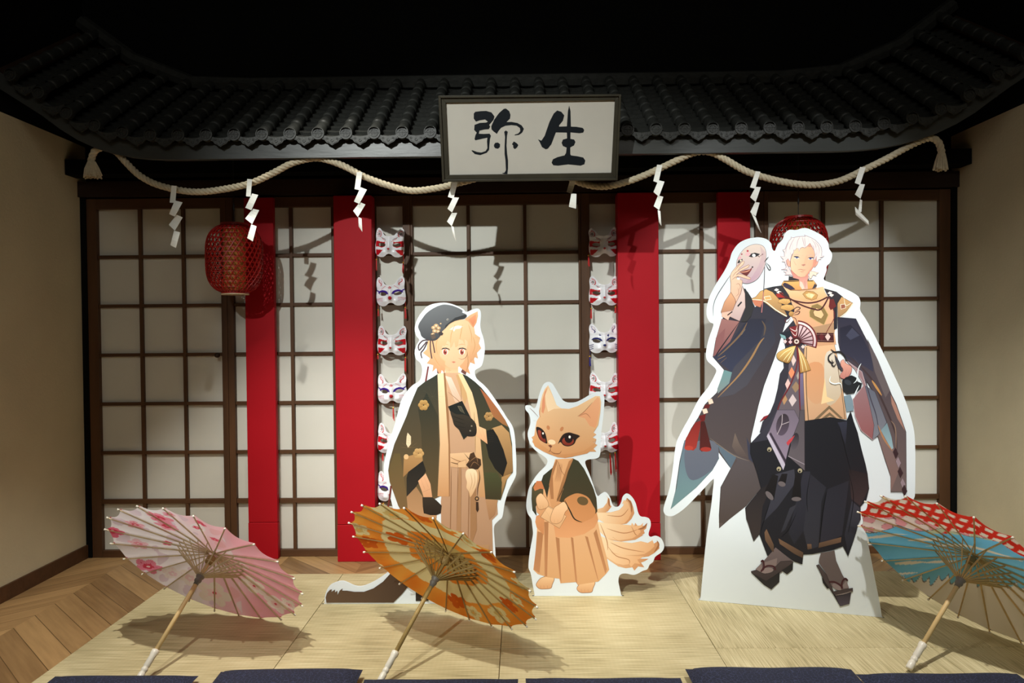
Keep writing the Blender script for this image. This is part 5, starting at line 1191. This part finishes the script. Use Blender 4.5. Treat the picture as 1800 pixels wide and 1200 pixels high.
# raised hand with the pale mask
A_.frame(1240, 400, 7.5)
A_.stroke([(325, 630), (250, 740), (150, 900), (105, 1030), (105, 1165)], 1, (60, 56, 60)); A_.stroke([(780, 500), (775, 700), (765, 850)], 1.2, (70, 60, 70), taper=False)
A_.poly([(408, 490), (420, 420), (460, 340), (530, 265), (630, 222), (720, 225), (775, 260), (800, 330), (798, 420), (780, 510), (740, 600), (680, 680), (600, 725), (520, 735), (450, 700), (420, 600)], (226, 208, 194), (186, 160, 172), d=(.2, 1), sm=True, line=(110, 96, 104), lw=.6)
A_.poly([(720, 240), (790, 330), (790, 440), (700, 640), (600, 720), (520, 730), (620, 640), (700, 500), (740, 380)], (210, 186, 182), (182, 150, 166)); A_.poly([(570, 380), (600, 345), (650, 330), (720, 348), (680, 380), (610, 392)], (28, 22, 26)); A_.ell(638, 366, 23, 20, (250, 250, 250)); A_.poly([(418, 470), (440, 425), (490, 412), (485, 440), (440, 468)], (28, 22, 26)); A_.ell(465, 435, 14, 13, (226, 214, 190))
A_.ell(556, 308, 14, 13, (190, 40, 66)); A_.ell(478, 350, 10, 11, (160, 60, 84)); A_.ell(560, 350, 34, 26, (232, 180, 184)); A_.ell(556, 308, 12, 11, (190, 40, 66)); A_.ell(450, 400, 26, 16, (228, 170, 180), rot=-.5)
for x, y in ((710, 384), (728, 370), (745, 358), (700, 376), (755, 350)): A_.ell(x, y, 6, 6, (90, 30, 36))
A_.poly([(445, 585), (520, 560), (590, 548), (620, 515), (605, 560), (570, 610), (545, 638), (490, 612)], (130, 40, 36), (90, 30, 30)); A_.ell(620, 520, 11, 11, (50, 36, 36)); A_.stroke([(455, 590), (540, 580), (590, 556)], 1.6, (226, 160, 130))
A_.poly([(390, 940), (330, 850), (335, 740), (325, 640), (345, 590), (400, 520), (470, 460), (500, 438), (515, 450), (500, 485), (450, 530), (425, 565), (500, 525), (570, 488), (582, 498), (560, 528), (490, 560), (440, 590), (405, 625), (430, 610), (500, 620), (590, 660), (598, 680), (565, 682), (500, 662), (430, 640), (400, 665), (450, 680), (488, 700), (480, 770), (465, 860), (405, 985)], (240, 206, 176), (222, 176, 150), d=(.6, 1), line=(150, 104, 92), lw=.7)
for p in ([(345, 690), (400, 650), (430, 640)], [(355, 650), (400, 590), (460, 560)], [(400, 750), (440, 740), (460, 780), (440, 830)], [(425, 790), (440, 860), (400, 910)], [(470, 460), (440, 500), (380, 570)]): A_.stroke(p, .8, (160, 110, 96))
A_.ell(435, 675, 20, 12, (250, 250, 250))
A_.poly([(335, 850), (390, 940), (400, 985), (350, 1110), (215, 1130), (205, 1110), (250, 980)], (226, 170, 128), (176, 124, 96), line=(120, 84, 66)); A_.poly([(490, 770), (520, 870), (525, 1050), (450, 1230), (380, 1200), (215, 1120), (360, 1090), (405, 985), (465, 870)], (226, 204, 194), (186, 160, 158), line=(130, 100, 96)); A_.poly([(215, 1120), (350, 1100), (300, 1220), (215, 1170)], (232, 180, 160)); A_.stroke([(425, 1038), (478, 978)], 2.6, (30, 26, 30), taper=False); A_.stroke([(290, 1155), (355, 1105)], 2, (30, 26, 30), taper=False)
A_.poly([(500, 790), (560, 850), (610, 930), (640, 1040), (600, 1170), (540, 1240), (470, 1240), (530, 1060), (525, 880)], (30, 32, 34), (44, 42, 44))
A_.stroke([(765, 850), (752, 1000), (740, 1120)], 1.6, (176, 110, 110), taper=False); A_.stroke([(775, 460), (800, 420), (832, 385)], 1.4, (60, 56, 60)); A_.stroke([(795, 460), (840, 500), (858, 545), (840, 556), (815, 520), (792, 470)], 1.4, (66, 62, 66))
# fan, bow, belt
A_.frame(1220, 560, 6)
A_.poly([(1290, 148), (1470, 150), (1475, 245), (1300, 242)], (70, 28, 32)); 
for cx in (1345, 1410): A_.poly([(cx-30, 190), (cx, 150), (cx+28, 190), (cx, 235)], (96, 36, 40) if cx < 1400 else (226, 196, 190))
A_.stroke([(1290, 165), (1470, 168)], 1, (210, 180, 160)); A_.stroke([(1290, 228), (1470, 232)], 1, (210, 180, 160))
fan = [(1080, 240), (1000, 90), (1080, 75)]; A_.poly([(1060, 230), (1000, 90), (1085, 72), (1095, 230)], (120, 36, 40), line=(70, 24, 28)); A_.stroke([(1010, 100), (1070, 130), (1085, 80)], 1.6, (230, 210, 206)); A_.stroke([(1020, 130), (1070, 180), (1090, 110)], 1.2, (230, 210, 206))
fan = [(1085, 240)]+[(1085+215*math.sin(a), 235-218*math.cos(a)) for a in [i*.155+.05 for i in range(13)]]
A_.poly(fan, (110, 32, 36)); A_.poly([(1085, 240)]+[(1085+200*math.sin(a), 235-203*math.cos(a)) for a in [i*.15+.07 for i in range(13)]], (236, 222, 222), (200, 176, 180)); A_.poly([(1085, 240)]+[(1085+178*math.sin(a), 235-181*math.cos(a)) for a in [i*.15+.07 for i in range(13)]], (110, 32, 36)); A_.poly([(1085, 240)]+[(1085+166*math.sin(a), 235-169*math.cos(a)) for a in [i*.15+.08 for i in range(13)]], (226, 198, 202), (176, 146, 154))
for i in range(7): a = .12+i*.28; A_.stroke([(1085, 240), (1085+170*math.sin(a), 235-172*math.cos(a))], 2, (76, 30, 36), taper=False)
A_.ell(1080, 240, 48, 46, (70, 28, 30)); A_.ell(1080, 240, 26, 25, (216, 200, 190)); A_.ell(1080, 240, 12, 11, (60, 30, 30))
for cx, cy2, c in ((1018, 205, (226, 180, 184)), (1015, 245, (226, 180, 184)), (960, 240, (220, 196, 196)), (1148, 295, (226, 206, 200)), (985, 220, (70, 28, 32)), (990, 262, (70, 28, 32))): A_.poly([(cx-22, cy2), (cx, cy2-22), (cx+20, cy2), (cx, cy2+22)], c)
A_.poly([(1070, 285), (1000, 300), (920, 335), (872, 372), (880, 420), (930, 450), (1000, 465), (1040, 390), (1065, 310)], (232, 196, 120), (150, 108, 56), sm=True, line=(100, 70, 36)); A_.poly([(1090, 290), (1150, 370), (1195, 450), (1230, 540), (1120, 572), (1105, 450)], (220, 176, 104), (170, 126, 70), line=(100, 70, 36))
for p in ([(1060, 300), (960, 350), (900, 410)], [(1060, 305), (980, 390), (940, 445)], [(1062, 310), (1010, 400), (980, 455)], [(1095, 310), (1130, 440), (1150, 560)], [(1100, 310), (1160, 440), (1190, 550)]): A_.stroke(p, 1.2, (250, 232, 180))
for p in ([(1085, 290), (1085, 480), (1020, 680), (920, 860), (880, 960)], [(1090, 300), (1110, 500), (1110, 760), (1120, 1000)]): A_.stroke(p, 2, (110, 36, 42), taper=False)
A_.poly([(690, 1085), (735, 1030), (790, 1010), (760, 1050)], (130, 36, 44))
# skirt
A_.frame(1300, 720, 5)
SKT = [(570, 98), (800, 65), (940, 92), (975, 10), (1000, 100), (1035, 200), (1070, 350), (1105, 480), (1122, 560), (1136, 690), (1112, 790), (1060, 850), (1062, 960), (1030, 1060), (990, 1180), (960, 1300), (951, 1285)]
def f6(x, y): return ((x/6.665)*5, (200+y/6.665)*5-0)   # crop (1300,920) into crop (1300,720)
low = [f6(*p) for p in [(1390, 0), (1330, 200), (1268, 380), (1210, 262), (1100, 300), (900, 342), (850, 352), (745, 358), (733, 472), (640, 440), (420, 275), (400, 330), (365, 415), (325, 370), (232, 122), (165, 205), (100, 0)]]
A_.poly([(570, 98), (800, 65), (940, 92), (975, 10), (1000, 100), (1035, 200), (1070, 350), (1105, 480), (1122, 560), (1136, 690), (1112, 790), (1060, 850), (1062, 960)]+low+[(60, 960), (50, 860), (190, 690), (150, 540), (95, 380), (95, 290), (230, 260), (400, 200)], (30, 31, 37), (36, 35, 40), line=(22, 22, 26))
for p, c1, c2 in (([(100, 290), (250, 130), (330, 0), (400, 0), (260, 260)], (60, 58, 70), (50, 50, 60)), ([(300, 570), (480, 520), (490, 640), (330, 860), (200, 990), (270, 800)], (62, 62, 72), (52, 52, 62)), ([(190, 690), (310, 600), (200, 850), (180, 1080), (125, 1150), (60, 960), (50, 870)], (36, 34, 38), (60, 52, 50)), ([(560, 540), (620, 540), (590, 900), (560, 1060), (480, 1180), (430, 1080)], (48, 48, 58), (42, 42, 50)), ([(620, 560), (760, 680), (720, 800), (690, 1200), (600, 1230), (560, 1060)], (44, 44, 52), (54, 54, 62)), ([(760, 700), (960, 620), (900, 1100), (700, 1200)], (42, 42, 50), (50, 49, 58)), ([(440, 860), (500, 830), (400, 1050), (360, 1080)], (56, 56, 64), (50, 50, 58)), ([(860, 110), (945, 100), (930, 310)], (52, 54, 68), (40, 40, 50)), ([(960, 520), (1120, 560), (1134, 690), (1060, 840), (980, 780)], (40, 34, 36), (60, 48, 50)), ([(985, 800), (1055, 860), (1055, 970), (985, 1180), (950, 1250), (920, 1100)], (58, 58, 68), (44, 44, 52))): A_.poly(p, c1, c2)
for p, w_ in (([(870, 120), (920, 320), (980, 560)], 1.4), ([(620, 560), (590, 760), (600, 900)], 1.2), ([(770, 690), (730, 900), (700, 1200)], 2), ([(960, 560), (1000, 780), (950, 1100)], 1.2), ([(270, 800), (210, 980), (180, 1080)], 1.6), ([(500, 900), (430, 1050), (360, 1120)], 1.2)): A_.stroke(p, w_, (18, 18, 22))
# sashes
A_.poly([(330, 0), (480, 0), (530, 100), (440, 300), (385, 525), (240, 220), (262, 180)], (112, 102, 116), (146, 130, 152), line=(60, 54, 66)); A_.poly([(238, 232), (252, 205), (400, 480), (383, 528)], (186, 178, 196)); A_.poly([(262, 212), (274, 196), (408, 440), (402, 474)], (56, 48, 60)); A_.ell(378, 130, 56, 98, (52, 46, 50), (88, 76, 92), rot=.22); A_.stroke([(375, 40), (368, 130), (330, 215)], 1.2, (176, 164, 170), taper=False); A_.stroke([(368, 130), (435, 105)], 1.2, (176, 164, 170), taper=False)
A_.poly([(530, 0), (570, 0), (572, 535), (425, 405), (470, 230), (520, 100)], (84, 78, 84), (100, 92, 98), line=(50, 44, 50)); A_.ell(485, 275, 34, 75, (44, 40, 46), (90, 84, 92), rot=.2); A_.stroke([(425, 405), (570, 478)], 1.4, (150, 140, 150), taper=False); A_.poly([(430, 265), (485, 222), (460, 270), (425, 315), (410, 290)], (190, 66, 74))
for x, y in ((262, 347), (345, 518), (530, 533)): A_.ell(x, y, 20, 20, (166, 156, 128)); A_.ell(x-3, y+8, 9, 9, (40, 36, 36))
for pts in ([(290, 560), (340, 580), (300, 795), (222, 710)], [(370, 560), (420, 560), (405, 640), (385, 675), (335, 640)], [(490, 560), (535, 560), (540, 800), (455, 780)]): A_.poly(pts, (30, 28, 30), (26, 24, 26))
A_.ell(262, 752, 22, 48, (104, 96, 98), rot=-.7); A_.ell(370, 650, 34, 22, (104, 96, 98), rot=.3); A_.ell(498, 782, 43, 19, (104, 96, 98))
# feet
A_.frame(1300, 920, 6.665)
A_.poly([(385, 320), (420, 275), (630, 440), (560, 520), (420, 610), (240, 600), (185, 530), (255, 460)], (112, 98, 98), (96, 84, 86))
A_.poly([(135, 555), (190, 540), (300, 590), (420, 500), (480, 440), (600, 430), (630, 450), (480, 560), (310, 670), (140, 575)], (74, 64, 64), (58, 50, 52), line=(30, 28, 30)); A_.poly([(140, 575), (310, 672), (470, 560), (465, 680), (370, 768), (280, 710)], (34, 34, 36), (44, 42, 44)); A_.poly([(490, 545), (625, 455), (622, 535), (555, 592)], (32, 32, 34), (44, 42, 44))
A_.ell(320, 545, 76, 32, (140, 124, 122), rot=-.12); A_.poly([(190, 530), (255, 465), (270, 540), (240, 560)], (136, 120, 118)); A_.poly([(290, 450), (440, 400), (430, 490), (290, 500)], (130, 114, 112))
for p in ([(250, 445), (275, 430), (285, 510), (265, 545)], [(275, 520), (330, 490), (400, 500), (420, 540)], [(285, 505), (250, 560)]): A_.stroke(p, 3, (66, 32, 38), taper=False)
A_.poly([(950, 340), (1110, 310), (1130, 430), (1200, 590), (1260, 690), (1280, 760), (1150, 780), (1060, 720), (1000, 560), (925, 450), (930, 410)], (104, 92, 90), (98, 86, 86))
A_.poly([(897, 485), (925, 475), (1020, 600), (1060, 700), (1100, 790), (1325, 750), (1325, 790), (1125, 845), (1040, 740), (1000, 690), (930, 540)], (80, 70, 70), (66, 56, 58), line=(30, 28, 30)); A_.poly([(960, 620), (1050, 750), (1025, 758), (975, 690)], (34, 32, 34)); A_.poly([(1125, 848), (1305, 800), (1285, 935), (1175, 965)], (50, 46, 52), (80, 72, 84)); A_.poly([(1040, 740), (1125, 848), (1175, 965), (1110, 850)], (34, 32, 36)); A_.stroke([(1120, 835), (1225, 815), (1322, 785)], 1.6, (140, 128, 124))
A_.ell(1140, 735, 62, 32, (134, 120, 120), rot=.5); A_.poly([(1205, 720), (1245, 660), (1280, 745), (1215, 755)], (134, 120, 120))
for p in ([(1045, 680), (1110, 680), (1180, 720), (1200, 760)], [(1195, 740), (1200, 680), (1235, 640), (1265, 665)]): A_.stroke(p, 3.2, (66, 32, 38), taper=False)
# hem bands
for p in ([(290, 100), (315, 60), (400, 245), (400, 330), (380, 320), (300, 190)], [(455, 170), (745, 335), (740, 400), (640, 350), (470, 235)], [(790, 235), (840, 235), (845, 290), (795, 300)], [(930, 222), (1190, 155), (1185, 215), (922, 282)]): A_.poly(p, (120, 92, 72), (84, 66, 54))
# right sleeve and coat
A_.frame(1460, 560, 3.75)
A_.poly([(45, -10), (165, 0), (215, 100), (320, 300), (400, 500), (430, 560), (495, 745), (498, 1138), (395, 1138), (395, 1035), (350, 900), (310, 770), (370, 680), (280, 480), (200, 350), (110, 280), (65, 215), (50, 150)], (42, 42, 60), (112, 96, 94), line=(50, 44, 50), lw=.8)
A_.poly([(310, 770), (345, 720), (420, 860), (450, 1000), (395, 1135), (395, 1035), (350, 900)], (120, 104, 104), (134, 106, 100)); A_.poly([(395, 500), (430, 570), (490, 740), (440, 660), (400, 560)], (166, 124, 110))
A_.poly([(60, 60), (130, 40), (210, 120), (270, 250), (280, 350), (200, 300), (100, 260), (62, 200)], (32, 32, 48), (58, 58, 76)); A_.poly([(100, 110), (140, 60), (190, 110), (130, 140)], (62, 64, 84)); A_.poly([(240, 130), (310, 270), (390, 470), (360, 520), (290, 350)], (92, 84, 88), (104, 94, 96))
A_.poly([(110, 280), (205, 350), (240, 470), (290, 600), (330, 740), (275, 797), (200, 735), (160, 640), (145, 530), (215, 440), (205, 410), (160, 330)], (150, 124, 130), (146, 90, 92), line=(190, 170, 176), lw=1); A_.poly([(225, 440), (290, 480), (368, 682), (310, 770), (275, 795), (285, 700), (250, 540)], (96, 100, 116), (126, 128, 138), line=(60, 58, 70), lw=.6)
A_.poly([(330, 735), (370, 685), (400, 780), (412, 850), (400, 862)], (120, 146, 156), (150, 180, 190)); A_.poly([(85, 510), (130, 500), (145, 540), (150, 605), (105, 612)], (124, 146, 160))
for p, w_, c in (([(100, 235), (180, 300), (270, 400), (330, 520), (400, 680), (430, 780), (435, 880)], 3.4, (66, 52, 54)), ([(270, 405), (300, 450), (335, 505)], 4, (190, 140, 84)), ([(150, 250), (210, 350), (260, 520), (300, 640), (320, 770)], 2, (70, 66, 80)), ([(310, 700), (350, 790), (405, 868)], 3, (176, 128, 92)), ([(395, 670), (425, 720), (430, 860)], 2, (140, 116, 100))): A_.stroke(p, w_, c)
for cx, cy2, c in ((427, 885, (58, 40, 44)), (445, 945, (150, 132, 140)), (458, 1012, (58, 40, 44)), (475, 1085, (150, 132, 140)), (485, 1130, (58, 40, 44))): A_.poly([(cx-18, cy2-8), (cx-2, cy2-38), (cx+18, cy2+4), (cx, cy2+38)], c, line=(60, 44, 48), lw=.4)
# hand with dark burner
A_.frame(1220, 560, 6)
A_.stroke([(1440, 320), (1480, 350), (1540, 350), (1590, 400), (1600, 450)], 3, (34, 34, 38)); A_.stroke([(1470, 350), (1420, 390), (1420, 440), (1460, 470), (1450, 430)], 2.6, (34, 34, 38)); A_.stroke([(1480, 450), (1450, 480), (1475, 500), (1495, 470)], 2, (34, 34, 38)); A_.poly([(1480, 370), (1530, 450), (1570, 560), (1520, 520), (1490, 440)], (60, 60, 68))
A_.poly([(1545, 450), (1575, 430), (1590, 460), (1620, 480), (1655, 500), (1660, 545), (1640, 590), (1600, 635), (1545, 620), (1540, 590), (1570, 540), (1545, 490)], (226, 168, 148), (190, 124, 116), sm=True, line=(130, 76, 76), lw=.8)
for p in ([(1575, 540), (1560, 610)], [(1605, 540), (1590, 620)], [(1635, 545), (1620, 605)]): A_.stroke(p, 1, (140, 84, 84))
A_.poly([(1560, 650), (1600, 615), (1660, 595), (1710, 620), (1720, 660), (1770, 680), (1755, 740), (1690, 780), (1610, 795), (1570, 760)], (28, 30, 34), (40, 42, 46)); A_.ell(1620, 670, 40, 26, (56, 60, 68), rot=.5)
for p in ([(1440, 600), (1430, 660), (1480, 685), (1540, 680), (1560, 740)], [(1760, 470), (1730, 530), (1715, 640), (1680, 680)], [(1740, 700), (1700, 780), (1680, 840)]): A_.stroke(p, 2, (232, 244, 248))
A_.build('printed_figure', t)
